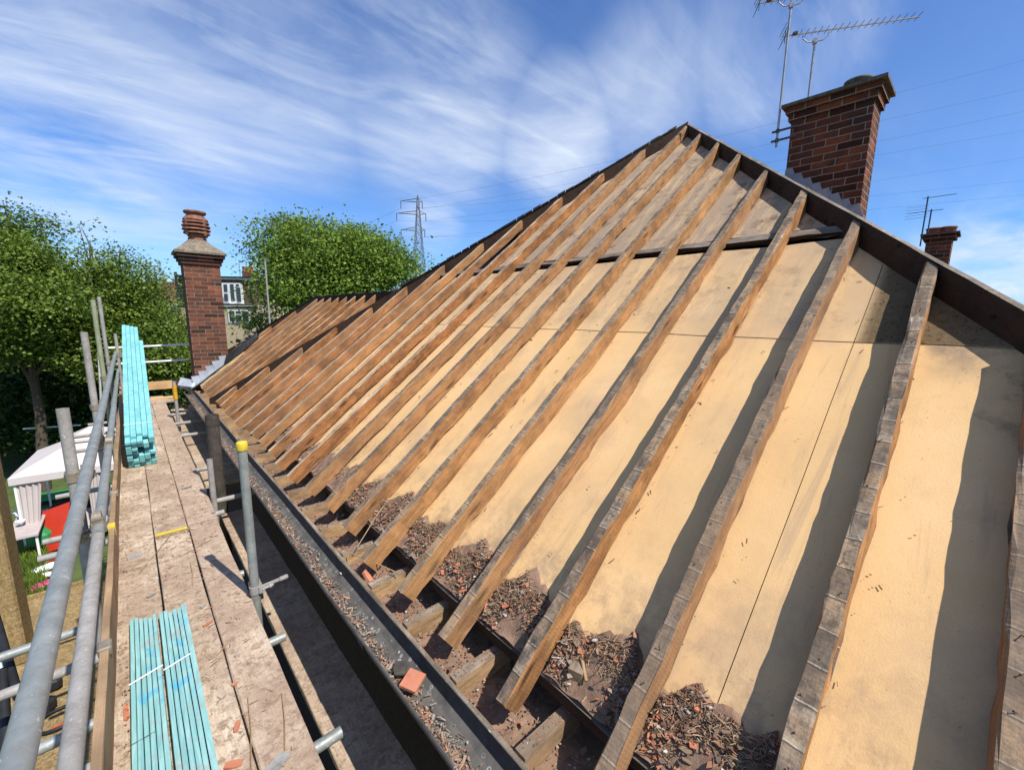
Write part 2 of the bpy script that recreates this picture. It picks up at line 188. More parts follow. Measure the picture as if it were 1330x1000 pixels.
# ------------------------------------------------------------------ mesh builder
class MB:
    def __init__(s): s.v=[]; s.f=[]; s.m=[]; s.sm=[]
    def add(s,vs,fs,mat=0,smooth=False):
        o=len(s.v); s.v+= [tuple(v) for v in vs]; s.f+=[tuple(i+o for i in f) for f in fs]; s.m+=[mat]*len(fs); s.sm+=[smooth]*len(fs)
    def box(s,c,d,R=None,mat=0,ch=0.):
        hx,hy,hz=d[0]/2,d[1]/2,d[2]/2; c=Vector(c)
        if ch<=0:
            vs=[Vector((sx*hx,sy*hy,sz*hz)) for sz in(-1,1) for sy in(-1,1) for sx in(-1,1)]; fs=[(0,2,3,1),(4,5,7,6),(0,1,5,4),(2,6,7,3),(0,4,6,2),(1,3,7,5)]
        else:
            vs=[]; 
            for sz in(-1,1):
                for ax,ay in((hx-ch,hy),(hx,hy-ch)): pass
            ring=lambda x,y,z:[Vector(p+(z,)) for p in((-x+ch,-y),(x-ch,-y),(x,-y+ch),(x,y-ch),(x-ch,y),(-x+ch,y),(-x,y-ch),(-x,-y+ch))]
            vs=ring(hx-ch,hy-ch,-hz)+ring(hx,hy,-hz+ch)+ring(hx,hy,hz-ch)+ring(hx-ch,hy-ch,hz); fs=[tuple(range(7,-1,-1)),tuple(range(24,32))]
            for l in range(3):
                for i in range(8): j=(i+1)%8; fs.append((l*8+i,l*8+j,l*8+8+j,l*8+8+i))
        if R is not None: vs=[R@v for v in vs]
        s.add([v+c for v in vs],fs,mat)
    def tube(s,p0,p1,r,n=14,mat=0,r2=None,cap=True,hollow=False):
        p0=Vector(p0);p1=Vector(p1); d=(p1-p0).normalized(); a=d.orthogonal().normalized(); b=d.cross(a); r2=r if r2 is None else r2; vs=[]
        for p,rr in((p0,r),(p1,r2)):
            for i in range(n): t=2*math.pi*i/n; vs.append(p+a*math.cos(t)*rr+b*math.sin(t)*rr)
        s.add(vs,[(i,(i+1)%n,n+(i+1)%n,n+i) for i in range(n)],mat,True)
        if hollow:
            vs=[]
            for p,rr in((p1,r2),(p1,r2*.86),(p1-d*.12,r2*.86)):
                for i in range(n): t=2*math.pi*i/n; vs.append(p+a*math.cos(t)*rr+b*math.sin(t)*rr)
            s.add(vs,[(l*n+i,l*n+(i+1)%n,l*n+n+(i+1)%n,l*n+n+i) for l in(0,1) for i in range(n)]+[tuple(range(2*n,3*n))],mat,False)
        elif cap: s.add(vs,[tuple(range(n-1,-1,-1)),tuple(range(n,2*n))],mat)
    def path(s,pts,r,n=8,mat=0,rs=None):
        pts=[Vector(p) for p in pts]; rs=rs or [r]*len(pts); vs=[]; a=(pts[1]-pts[0]).orthogonal().normalized()
        for i,p in enumerate(pts):
            d=(pts[min(i+1,len(pts)-1)]-pts[max(i-1,0)]).normalized(); a=(a-d*a.dot(d)).normalized(); b=d.cross(a)
            for j in range(n): t=2*math.pi*j/n; vs.append(p+(a*math.cos(t)+b*math.sin(t))*rs[i])
        fs=[(i*n+j,i*n+(j+1)%n,i*n+n+(j+1)%n,i*n+n+j) for i in range(len(pts)-1) for j in range(n)]; k=(len(pts)-1)*n
        s.add(vs,fs,mat,True); s.add(vs,[tuple(range(n-1,-1,-1)),tuple(range(k,k+n))],mat)
    def lathe(s,c,prof,n=24,mat=0,smooth=True):
        c=Vector(c); vs=[c+Vector((r*math.cos(2*math.pi*i/n),r*math.sin(2*math.pi*i/n),z)) for r,z in prof for i in range(n)]
        s.add(vs,[(l*n+i,l*n+(i+1)%n,l*n+n+(i+1)%n,l*n+n+i) for l in range(len(prof)-1) for i in range(n)],mat,smooth); k=(len(prof)-1)*n; s.add(vs,[tuple(range(k,k+n)),tuple(range(n-1,-1,-1))],mat)
    def plank(s,L,w,h,seg=None,ch=.004,j=.002,mat=0,x0=0.,ends=True,wander=.0):
        seg=seg or max(2,int(L/.12)); prof=[(-w/2+ch,0),(w/2-ch,0),(w/2,-ch),(w/2,-h+ch),(w/2-ch,-h),(-w/2+ch,-h),(-w/2,-h+ch),(-w/2,-ch)]; vs=[]; ph=random.random()*9; pz=random.random()*9
        off=[[0,0] for _ in prof]
        for i in range(seg+1):
            x=x0+L*i/seg; wy=wander*math.sin(x*1.7+ph); wz=wander*.7*math.sin(x*1.1+pz)
            for q,(y,z) in enumerate(prof):
                off[q][0]=off[q][0]*.6+random.gauss(0,j)*(1.5 if q in(3,4,5,6) and wander>.003 else 1); off[q][1]=off[q][1]*.65+random.gauss(0,j*(2.6 if q in(3,4,5,6) and wander>.003 else .9)); vs.append((x+(random.uniform(-.003,.003) if i in(0,seg) else 0),y+off[q][0]+wy,z+off[q][1]+wz))
        fs=[(i*8+q,i*8+8+q,i*8+8+(q+1)%8,i*8+(q+1)%8) for i in range(seg) for q in range(8)]; k=seg*8
        s.add(vs,fs+[tuple(range(8)),tuple(range(k+7,k-1,-1))],mat)
    def prism(s,poly,n,t,mat=0):     # poly: 3D points, n: normal offset vector thickness
        poly=[Vector(p) for p in poly]; n=Vector(n).normalized()*t; k=len(poly); s.add(poly+[p+n for p in poly],[tuple(range(k-1,-1,-1)),tuple(range(k,2*k))]+[(i,(i+1)%k,k+(i+1)%k,k+i) for i in range(k)],mat)
    def obj(s,name,mats,parent=None,loc=None,rot=None,origin=None,uv=False,fixn=True):
        me=D.meshes.new(name); o0=Vector(origin) if origin is not None else Vector((0,0,0)); vv=[tuple(Vector(v)-o0) for v in s.v] if origin is not None else s.v
        me.from_pydata(vv,[],s.f); mats=mats if isinstance(mats,(list,tuple)) else [mats]
        for m in mats: me.materials.append(m)
        me.polygons.foreach_set('material_index',s.m); me.polygons.foreach_set('use_smooth',s.sm); me.update()
        if fixn:
            import bmesh
            bm=bmesh.new(); bm.from_mesh(me); bmesh.ops.recalc_face_normals(bm,faces=bm.faces); bm.to_mesh(me); bm.free()
        if uv:
            ul=me.uv_layers.new(name='UVMap')
            for p in me.polygons:
                n=p.normal; 
                for li in p.loop_indices:
                    c=me.vertices[me.loops[li].vertex_index].co+o0
                    if abs(n.z)>.95: q=(c.x,c.y)
                    elif abs(n.x)>=abs(n.y)*.9999: q=(c.y+.11,c.z/max(.3,math.hypot(n.x,n.y)))
                    else: q=(c.x,c.z/max(.3,math.hypot(n.x,n.y)))
                    ul.data[li].uv=q
        o=D.objects.new(name,me); COL.objects.link(o)
        if origin is not None and loc is None: loc=o0 if parent is None else o0-Vector(parent.location)
        if loc is not None: o.location=loc
        if rot is not None: o.rotation_euler=rot
        if parent is not None: o.parent=parent
        return o
def tag(o,label,cat,group=None):
    o['label']=label; o['category']=cat
    if group: o['group']=group
    return o
def empty(name,loc,label,cat,group=None,rot=(0,0,0)):
    o=D.objects.new(name,None); COL.objects.link(o); o.location=loc; o.rotation_euler=rot; o.empty_display_size=.1; return tag(o,label,cat,group)
def struct(o,kind='structure'): o['kind']=kind; return o
def rotm(v): # matrix with local X along v, Z up-ish
    x=Vector(v).normalized(); y=Vector((0,0,1)).cross(x).normalized(); z=x.cross(y); return Matrix((x,y,z)).transposed()
ORD=['','first','second','third','fourth','fifth','sixth','seventh','eighth','ninth','tenth','eleventh','twelfth','thirteenth','fourteenth','fifteenth','sixteenth']
# ------------------------------------------------------------------ ground + setting
g=MB(); g.add([(-3000,-1500,-5.4),(3000,-1500,-5.4),(3000,4000,-5.4),(-3000,4000,-5.4)],[(0,1,2,3)]); struct(g.obj('ground',M_GRASS))
g=MB(); g.add([(-1.5,-8,-5.392),(1.6,-8,-5.392),(1.6,60,-5.392),(-1.5,60,-5.392)],[(0,1,2,3)]); struct(g.obj('path',M_PAVE))
# ------------------------------------------------------------------ house shell (main body + lower wing)
hs=empty('house',(5,0,-5.4),'dark pebbledash house whose front roof slope is stripped to bare rafters','house')
w=MB(); w.box((4.95,.1,-2.82),(9.8,9.8,5.16)); w.box((2.2,6.8,-2.82),(4.2,3.55,5.16)); w.obj('wall',M_WALL,hs,origin=hs.location)
r=MB(); ap=(XA,0,XA*T); dz=Vector((0,0,-.05))
def slab(mb,pts): mb.prism([Vector(p)+dz for p in pts],(0,0,-1),.06)
slab(r,[ap,(2.14,2.915,1.70),(4.28,5.1,0),(9.9,5.1,0),(9.9,0,XA*T)]); slab(r,[ap,(9.9,0,XA*T),(9.9,-4.85,0),(0.06,-4.85,0.03)])
slab(r,[(2.14,2.95,1.70),(2.14,6.45,1.70),(4.28,8.6,0),(4.28,5.1,0)]); slab(r,[(2.14,6.45,1.70),(0.05,8.6,0),(4.28,8.6,0)])
bk=MB(); bk.prism([(.40,-4.44,.40*T-.21),(.40,4.68,.40*T-.21),(XA,.0,XA*T-.21)],(0,0,-1),.02); bk.obj('leak_blocker',M_BLACK,hs,origin=hs.location)  # black sheet added under the lining boards to stop light leaking through joints
r.obj('roof',M_ROOF,hs,origin=hs.location,uv=True)
# ------------------------------------------------------------------ rafters
def nails(mb,L,y0=0.,n=None,x0=.1):
    x=x0
    while x<L-.1:
        x+=random.uniform(.08,.13)
        if random.random()<.6:
            p=Vector((x,y0+random.uniform(-.012,.012),-.002)); d=Vector((random.uniform(-.9,.9),random.uniform(-.7,.7),random.uniform(.3,1))).normalized(); l=random.uniform(.003,.018); mb.tube(p,p+d*l,.0012,5,1); mb.tube(p+d*l,p+d*(l+.0015),.0027,6,1)
def rafter(y,X0,X1,w,h,label,group,mat,near=False,wander=.004,parentless=True):
    L=(X1-X0)/CA; mb=MB(); mb.plank(L,w,h,seg=max(4,int(L/(.07 if near else .14))),ch=.005,j=.0022 if near else .0015,wander=wander)
    if near: nails(mb,L)
    o=mb.obj('roof_rafter',[mat,M_NAIL],loc=(X0,y,X0*T),rot=(0,-A,random.uniform(-.002,.002))); tag(o,label,'rafter',group); return o
GR='rafters of the stripped front slope'
for i in range(-10,13):
    y=i*SP; x1=hipX(y)-.005
    if i==-8: y=-3.165
    near=i<=3; X0={0:.03,-5:-.015,-4:-.01,-3:.0,-2:-.02,-1:.02,2:.0}.get(i,random.uniform(-.01,.03))
    if i<-5: X0=-.02
    if i==0: lab='rafter that climbs right to the peak of the hip roof'
    elif i>0: lab=f'rough sawn rafter, {ORD[i]} to the left of the one under the roof peak'
    else: lab=f'weathered grey-topped rafter, {ORD[-i]} to the right of the one under the peak'
    if i<-8: continue
    rafter(y,X0,x1,.052+random.uniform(-.003,.004),.1,lab,GR,M_RAF if i<=1 else M_RAF2,near,wander=.006 if i!=0 else .002)
GW='rafters of the lower wing roof'
for k in range(9,20):
    y=k*SP; top=2.13 if y<=6.45 else 2.14-(y-6.45); bot=0. 
    if k<=12: bot=hipX(y)+.03
    if 17<=k<=18: bot=.62
    n=k-8; rafter(y,bot,top-.01,.05,.1,f'brown rafter of the lower wing roof, {ORD[n]} along its short ridge from the big hip',GW,M_RAF2,False)
# ceiling joists beside the rafter feet
GJ='ceiling joist ends along the eaves'
for i in range(-8,19):
    y=i*SP-.135+random.uniform(-.008,.008); mb=MB(); wj=.05; x0=-.045; x1=.25; zt=-.085+random.uniform(-.006,.004)
    # bevelled inner end
    prof=[(x0,zt),(x1-.035,zt),(x1,zt-.03),(x1,zt-.13),(x0,zt-.13)]; seg=[]
    mb.prism([(x,y-wj/2,z) for x,z in prof],(0,1,0),wj)
    o=mb.obj('ceiling_joist',M_JOIST,origin=((x0+x1)/2,y,zt)); side='right' if i<=0 else 'left'
    tag(o,(f'joist end at the foot of the {ORD[abs(i)]} rafter {side} of the peak rafter' if 0<abs(i)<13 else ('joist end at the foot of the peak rafter' if i==0 else f'small far joist end, {ORD[i-12]} past the foot of the big hip')),'joist',GJ)
# hip boards, ridge board
def board3(name,P,Q,th,dep,up,mat,label,cat,seg=60,group=None):
    P=Vector(P);Q=Vector(Q); d=Q-P; L=d.length; h=Vector((d.x,d.y,0)).normalized(); n=Vector((-h.y,h.x,0)); mb=MB(); vs=[]; o=[0]*4
    for i in range(seg+1):
        c=P+d*i/seg; o=[a*.6+random.gauss(0,.0022) for a in o]
        for q,(a,b) in enumerate(((-th/2,up),(th/2,up),(th/2,up-dep),(-th/2,up-dep))): vs.append(c+n*(a+o[q]*.5)+Vector((0,0,b+o[q])))
    mb.add(vs,[(i*4+q,i*4+4+q,i*4+4+(q+1)%4,i*4+(q+1)%4) for i in range(seg) for q in range(4)]+[(0,1,2,3),(seg*4+3,seg*4+2,seg*4+1,seg*4)])
    ob=mb.obj(name,mat,origin=P); return tag(ob,label,cat,group)
board3('hip_board',(-.05,-4.9,-.04),(XA+.02,0.02,(XA+.02)*T),.034,.27,.004,M_DARK,'dark hip board running down to the right from the roof peak','hip board')
board3('hip_board',(-.02,5.13,-.02),(XA,0,XA*T),.034,.22,.03,M_DARK,'long dark hip board falling left from the roof peak behind the rafters','hip board')
board3('ridge_board',(2.14,2.9,2.14*T),(2.14,6.47,2.14*T),.032,.2,.03,M_DARK,'short level ridge board of the lower wing roof','ridge board')
board3('hip_board',(-.02,8.62,-.02),(2.14,6.45,2.14*T),.032,.2,.03,M_DARK,'far hip board of the lower wing, behind the slim chimney','hip board')
# ragged black underlay remains on the hips
def ragged(P,Q,n,label,gap=.25):
    P=Vector(P);Q=Vector(Q); d=(Q-P); mb=MB(); side=Vector((d.y,-d.x,0)).normalized()
    for i in range(n):
        a=P+d*(i/n); b=P+d*((i+1-gap*random.random()*.6)/n); z=Vector((0,0,.034)); t=random.uniform(.0,.022)
        mb.prism([a+z-side*.03,b+z-side*.03,b+z+side*.03,a+z+side*.03],(0,0,1),.008+t)
    o=mb.obj('underlay_strip',M_BLACK,origin=P); tag(o,label,'roofing strip')
ragged((2.2,2.85,2.2*T),(XA-.1,.1,(XA-.1)*T),34,'ragged black underlay strip lying on top of the long left hip')
ragged((1.0,7.6,.79),(2.14,6.45,1.70),10,'torn black underlay strip on the far wing hip'); 
# ------------------------------------------------------------------ lining boards between the rafters
def panel(u0,u1,v0,v1,label,tilt=0.,zo=0.):
    u0-=.072/CA; u1-=.072/CA
    nu=max(3,int((u1-u0)/.1)); nv=max(3,int((v1-v0)/.1)); mb=MB(); vs=[]
    for s_ in(0,1):
        for i in range(nu+1):
            for j in range(nv+1):
                u=u0+(u1-u0)*i/nu; X=u*CA+.072; v=v0+(v1-v0)*j/nv; hi=(XA-X)/KL-.02; lo=-(XA-X)/KR+.02; v=max(lo,min(hi,v))
                z=-.1165+zo+tilt*(i/nu-.5)+.003*math.sin(u*5.3+v*3.1)+.0025*math.sin(v*9+u); vs.append((u,v,z-s_*.005))
    N=(nu+1)*(nv+1); fs=[]
    for i in range(nu):
        for j in range(nv): a=i*(nv+1)+j; q=(a,a+nv+1,a+nv+2,a+1); fs.append(q); fs.append(tuple(x+N for x in reversed(q)))
    for i in range(nu): a=i*(nv+1); b=a+nv; fs+= [(a,a+N,a+nv+1+N,a+nv+1),(b,b+nv+1,b+nv+1+N,b+N)]
    for j in range(nv): a=j; b=nu*(nv+1)+j; fs+=[(a,a+1,a+1+N,a+N),(b,b+N,b+1+N,b+1)]
    mb.add(vs,fs); o=mb.obj('lining_board',M_FELT,loc=(0,0,0),rot=(0,-A,0),fixn=False); tag(o,label,'lining board','buff lining boards under the rafters'); return o
ys=[-4.5,-2.585,-.555,1.475,3.6]; sec=['rightmost','second from right','third from right','leftmost']
for a,(v0,v1) in enumerate(zip(ys[:-1],ys[1:])):
    g_=.0018; panel(.31/CA,1.79/CA,v0+g_,v1-g_,f'clean buff lining board of the bottom row, {sec[a]}',.004)
    panel(1.780/CA,2.555/CA,v0+g_,v1-g_,f'stained lining board of the middle row below the dark batten, {sec[a]}',-.001,.0056)
    if a>0 and a<3 or a==0: panel(2.64/CA,(2.7,4.5,4.93,3.62)[a]/CA,v0+g_,v1-g_,f'grey weathered lining board above the dark batten, {sec[a]}',0.,.012)
mb=MB(); mb.plank(5.2,.075,.034,seg=50,ch=.003,j=.003,wander=.006)
o=mb.obj('cross_batten',M_DARK,loc=(2.60+.12*SA*0,-2.45,2.60*T-.105),rot=(0,-A,0)); 
o.rotation_euler=(Matrix.Rotation(-A,3,'Y')@Matrix.Rotation(math.pi/2,3,'Z')).to_euler(); tag(o,'dark cross batten running between the upper and middle lining boards','batten')
# wall plate board + nest debris
mb=MB(); mb.plank(9.6,.20,.05,seg=90,ch=.003,j=.0015); o=mb.obj('wall_plate',M_DARK,loc=(.27,-4.5,.0),rot=(0,0,math.pi/2)); tag(o,'dark wall plate running under the rafters above their feet','timber plate')
mb=MB(); mb.plank(13.2,.022,.16,seg=100,ch=.003,j=.0012); o=mb.obj('fascia_board',M_JOIST,loc=(-.058,-4.6,-.095),rot=(0,0,math.pi/2)); tag(o,'long fascia board with a thin grey top edge behind the gutter','fascia')
mb=MB(); vs=[]; n=150
prof=[(-.05,-.175),(.05,-.165),(.14,-.17),(.22,-.2),(.3,-.22)]
for i in range(n+1):
    y=-4.4+12.8*i/n
    for x,z in prof: vs.append((x,y,z+random.uniform(-.008,.012)))
k=len(prof); mb.add(vs,[(i*k+j,i*k+k+j,i*k+k+j+1,i*k+j+1) for i in range(n) for j in range(k-1)],0,True); o=struct(mb.obj('eaves_rubble_bed',M_DUST,fixn=False),'stuff'); o['label']='dusty rubble lying on the soffit between the joist ends'; o['category']='rubble'
def shard(mb,c,R,l,w,t,mat=0):
    # irregular flat chip / stick
    if l/w>3: pts=[(-l/2,-w/2),(l/2,-w/2*random.uniform(.4,1)),(l/2,w/2*random.uniform(.4,1)),(-l/2,w/2)]
    else: pts=[(math.cos(a)*l/2*random.uniform(.7,1.1),math.sin(a)*w/2*random.uniform(.7,1.1)) for a in(.5,1.6,2.7,3.9,5.2)]
    ps=[c+R@Vector((x,y,0)) for x,y in pts]; n=R@Vector((0,0,1)); mb.prism(ps,n,t,mat)
def rrot(t=.5): return Euler((random.gauss(0,t),random.gauss(0,t),random.uniform(0,6.28))).to_matrix()
# nest mounds: one per bay, with twigs
mound=MB(); tw=MB()
for i in range(-8,12):
    ya=i*SP+.028; yb=(i+1)*SP-.028
    if i==-8: ya=-3.13
    lob=random.uniform(.05,.115) if i<=0 else .04; ph=random.random()*6; sk=random.choice((.35,.55,1.,1.7,2.2)); nx=12; ny=14; vs=[]; nearb=i<=-1
    def prf(y):
        t=(y-ya)/(yb-ya); return .355+lob*.72*math.sin(math.pi*min(1,max(0,t))**sk)**.75*(1 if i<-1 else .6)+.02*math.sin(ph+t*8)+.012*math.sin(ph*3+t*19)+.006*math.sin(ph*5+t*47)
    def hgt(x,y):
        e=prf(y); base=max(.004,x*T-.150); q=(x-.175)/(e-.175)
        return max(base-.004, base+ (.026 if i<-1 else .018)*math.sin(math.pi*min(1,q*.9+.1))**.7 )
    for a in range(nx+1):
        for b in range(ny+1):
            y=ya+(yb-ya)*b/ny; e=prf(y); x=.175+(e-.175)*a/nx; vs.append((x,y,hgt(x,y)+.008*math.sin(x*55+ph)*math.sin(y*47+ph)+random.uniform(-.004,.005)-(.01 if a==nx else 0)))
    mound.add(vs,[(a*(ny+1)+b,(a+1)*(ny+1)+b,(a+1)*(ny+1)+b+1,a*(ny+1)+b+1) for a in range(nx) for b in range(ny)],0,True)
    for _ in range(1500 if i<=-3 else 1000 if nearb else 120 if i<5 else 20):
        y=random.uniform(ya+.01,yb-.01); e=prf(y); x=.18+(e-.212)*random.random()**.8
        if math.sin(x*31+ph*2)+math.sin(y*23+ph)+random.gauss(0,.5)<-.6: continue
        c=Vector((x,y,hgt(x,y)+random.uniform(.002,.016)))
        if random.random()<.13+.3*(x<.27): s_=random.choice((.8,1,1,1.8)); shard(tw,c,rrot(.3),random.uniform(.008,.03)*s_,random.uniform(.005,.016)*s_,random.uniform(.0015,.004),1)
        else: shard(tw,c,rrot(.3),random.uniform(.008,.035)*random.choice((.6,1,1,2.2)),random.uniform(.0008,.0026),random.uniform(.001,.003),0)
o=struct(mound.obj('nest_mound',M_DUST,fixn=False),'stuff'); o['label']='grey brown nest dust heaped against the lining boards'; o['category']='debris'
o=struct(tw.obj('nest_twigs',[M_NEST,M_RUB]),'stuff'); o['label']='twigs, leaves and red tile crumbs of old bird nests'; o['category']='debris'
lb=MB()
for _ in range(420):
    i=random.randint(-8,4); near_edge=random.random()<.6; y=i*SP+(.372-abs(random.gauss(0,.012)) if near_edge else random.uniform(.05,.36)); x=random.uniform(.45,2.5)
    if i==-8: y=max(y,-3.1)
    if y>(XA-x)/KL-.1 or y<-(XA-x)/KR+.1: continue
    s_=random.uniform(.003,.008)*(1.5 if y>-1.2 else 1); shard(lb,Vector((x,y,x*T-.139)),Matrix.Rotation(-A,3,'Y')@rrot(.25),s_*random.choice((1,1,2.6)),s_*random.uniform(.25,.8),s_*.3)
o=struct(lb.obj('loose_crumbs',M_NEST),'stuff'); o['label']='dark crumbs and twigs caught on the lining boards beside the rafters'; o['category']='litter'
rb=MB()
for _ in range(6500):
    y=random.uniform(-2.9,3.) if random.random()<.85 else random.uniform(3,7); x=random.uniform(-.04,.22); s=random.uniform(.004,.016)*(2.2 if random.random()<.07 else 1); shard(rb,Vector((x,y,-.163+random.uniform(0,.014)-(.03 if x>.17 else 0))),rrot(.3),s,s*random.uniform(.3,.8),s*.14)
for i in range(-8,10):
    for _ in range(26): shard(rb,Vector((random.uniform(-.03,.2),i*SP-.135+random.uniform(-.02,.02),-.083)),rrot(.15),random.uniform(.004,.014),random.uniform(.004,.01),.003)
o=struct(rb.obj('tile_crumbs',M_RUB),'stuff'); o['label']='small red and grey tile crumbs scattered along the eaves'; o['category']='rubble'
# individual broken tile pieces and straw
def tilebit(name,c,l,w,t,rz,label,cat,mat,tilt=.1,poly=None):
    mb=MB(); poly=poly or [(-.5,-.45),(.1,-.5),(.5,-.35),(.45,.4),(-.05,.5),(-.5,.3)]
    ps=[(x*l,y*w,0) for x,y in poly]; mb.prism(ps,(0,0,1),t); o=mb.obj(name,mat,loc=c,rot=(random.uniform(-tilt,tilt),random.uniform(-tilt,tilt),rz)); return tag(o,label,cat)
def onz(x,y,z): d=at(x,y,1)-CAM; return CAM+d*((z-CAM.z)/d.z)
tilebit('tile_fragment',onz(536,885,-.12),.085,.075,.012,.5,'square orange tile fragment resting in the black gutter','tile piece',M_SHARD,.1,[(-.5,-.5),(.5,-.5),(.5,.5),(-.5,.5)])
tilebit('slate_fragment',onz(520,868,-.14),.07,.06,.008,.9,'dark slate piece lying beside the orange tile in the gutter','slate piece',M_PIPE)
o=tilebit('tile_fragment',(-.02,-.86,-.10),.10,.035,.014,1.2,'narrow orange tile shard standing at the eaves by the joist ends','tile piece',M_SHARD); o.rotation_euler=(0.3,-.7,1.9)
o=tilebit('tile_fragment',onz(770,790,.06),.10,.03,.015,.6,'long orange tile shard on the nest debris between two rafters','tile piece',M_SHARD); o.location=(.24,-1.62,.035)
tilebit('wood_offcut',(.26,-2.14,.04),.10,.055,.045,.3,'short sawn timber offcut lying on the nest debris','offcut',M_JOIST,.1,[(-.5,-.5),(.5,-.5),(.5,.5),(-.5,.5)])
for nm,p,q,lab in(('dry_straw',(.02,-.62,-.03),(.33,-.42,.13),'pale straw stem leaning across the rafter feet'),('dry_straw',(-.02,-.60,-.06),(.1,-1.0,-.05),'curved pale stem on the eaves by a joist end'),('twig_stem',(.22,-2.2,.07),(.3,-2.1,.1),'split pale stick on the nest debris by the offcut')):
    mb=MB(); P=Vector(p);Q=Vector(q); mb.path([P,P.lerp(Q,.5)+Vector((0,0,.006)),Q],.0035 if 'twig' not in nm else .007,5); tag(mb.obj('straw',M_STRAW,origin=P),lab,'straw')
# ------------------------------------------------------------------ gutter
mb=MB(); n=120; prof=[(-.070,-.088),(-.074,-.088),(-.076,-.125),(-.085,-.155),(-.11,-.172),(-.15,-.178),(-.185,-.170),(-.207,-.150),(-.214,-.122),(-.222,-.118),(-.226,-.124),(-.219,-.155),(-.195,-.182),(-.15,-.190),(-.105,-.184),(-.074,-.162),(-.070,-.13)]
vs=[]; Y0=-4.3; Y1=6.95
for i in range(n+1):
    y=Y0+(Y1-Y0)*i/n; s=.0015*math.sin(y*2.3)
    for x,z in prof: vs.append((x+s,y,z+s))
k=len(prof); mb.add(vs,[(i*k+j,i*k+k+j,i*k+k+(j+1)%k,i*k+(j+1)%k) for i in range(n) for j in range(k)]+[tuple(range(k)),tuple(range(n*k+k-1,n*k-1,-1))],0,False)
gt=mb.obj('gutter',M_GUT,origin=(-.15,-3,-.18)); tag(gt,'long grimy black gutter below the rafter feet','gutter')
for y in(-1.25,2.35,4.9):
    mb=MB(); vs=[]
    for yy in(y-.035,y+.035):
        for x,z in prof[8:]: vs.append((x*1.0-.004*(1 if x<-.1 else -1),yy,z-.006))
    kk=len(prof)-8; mb.add(vs,[(j,j+1,kk+j+1,kk+j) for j in range(kk-1)]+[]); mb.obj('gutter_joint',M_BLACK,gt,origin=(-.15,y,-.18))
lt=MB()
for _ in range(8000):
    y=-2.5+9.2*random.random()**1.6; q=(math.sin(y*6.1)+math.sin(y*2.7+1))*.25+.5
    if random.random()>.35+q*.6: continue
    x=-.165+random.gauss(0,.022)-.01; z=-.172+abs(x+.15)*.25+random.uniform(0,.008); s=random.uniform(.004,.016); shard(lt,Vector((max(-.205,min(-.09,x)),y,z)),rrot(.35),s*random.choice((1,1,2.2)),s*random.uniform(.25,.8),s*.25)
o=struct(lt.obj('gutter_litter',M_LITT),'stuff'); o['label']='moss, leaf and tile litter lying along the gutter bottom'; o['category']='litter'
# ------------------------------------------------------------------ scaffold deck
ZB=-.35
def sboard(x0,x1,y0,y1,zt,label,mat=None,group='scaffold walk boards',th=.038):
    mb=MB(); ch=.004; w=x1-x0; L=y1-y0; nseg=max(6,int(L/.15)); vs=[]; ox=[0]*8; prof=[(-w/2+ch,0),(w/2-ch,0),(w/2,-ch),(w/2,-th+ch),(w/2-ch,-th),(-w/2+ch,-th),(-w/2,-th+ch),(-w/2,-ch)]
    for i in range(nseg+1):
        y=L*i/nseg-L/2; ox=[a*.5+random.gauss(0,.0012) for a in ox]
        for q,(x,z) in enumerate(prof): vs.append((x+ox[q],y,z+ox[q]*.5))
    k=8; mb.add(vs,[(i*8+q,i*8+8+q,i*8+8+(q+1)%8,i*8+(q+1)%8) for i in range(nseg) for q in range(8)]+[tuple(range(8)),tuple(range(nseg*8+7,nseg*8-1,-1))])
    o=mb.obj('scaffold_board',mat or M_DECK,loc=((x0+x1)/2,(y0+y1)/2,zt),rot=(random.uniform(-.0006,.0006),0,random.uniform(-.001,.001))); tag(o,label,'scaffold board',group); return o
sboard(-1.105,-.893,-4,.62,ZB,'near outer scaffold board under the teal batten bundles'); sboard(-.885,-.683,-4,1.02,ZB,'near middle scaffold board beside the teal bundles'); sboard(-.676,-.487,-4,1.12,ZB,'near inner scaffold board along the open gap')
o1=sboard(-1.105,-.893,.64,4.2,ZB+.006,'outer scaffold board beneath the far teal bundle'); o2=sboard(-.888,-.683,1.05,4.9,ZB+.012,'middle scaffold board with a bright yellow painted end'); sboard(-.677,-.475,1.15,5.2,ZB-.004,'inner scaffold board past the yellow capped pole')
for a,(x0,x1) in enumerate(((-1.10,-.90),(-.895,-.69),(-.685,-.48))): sboard(x0,x1,4.3+a*.4+.05,8.3,ZB-.012,['outer','middle','inner'][a]+' scaffold board at the far end of the walkway')
mb=MB(); mb.box((-.7855,1.068,ZB+.0145),(.196,.042,.003)); o=mb.obj('painted_end',M_YEL,o2); o.location=-Vector(o2.location); o['label']='yellow painted board end'
# lower inner boards
sboard(-.365,-.10,-4,2.0,-.68,'lower inner board between walkway and house, sunlit along one edge',mat=M_DECK,group='lower inner boards')
sboard(-.40,-.185,2.75,7.9,-.60,'far lower inner board below the soil pipe',group='lower inner boards'); sboard(-.178,.02,2.75,7.9,-.605,'far lower inner board touching the house wall',group='lower inner boards')
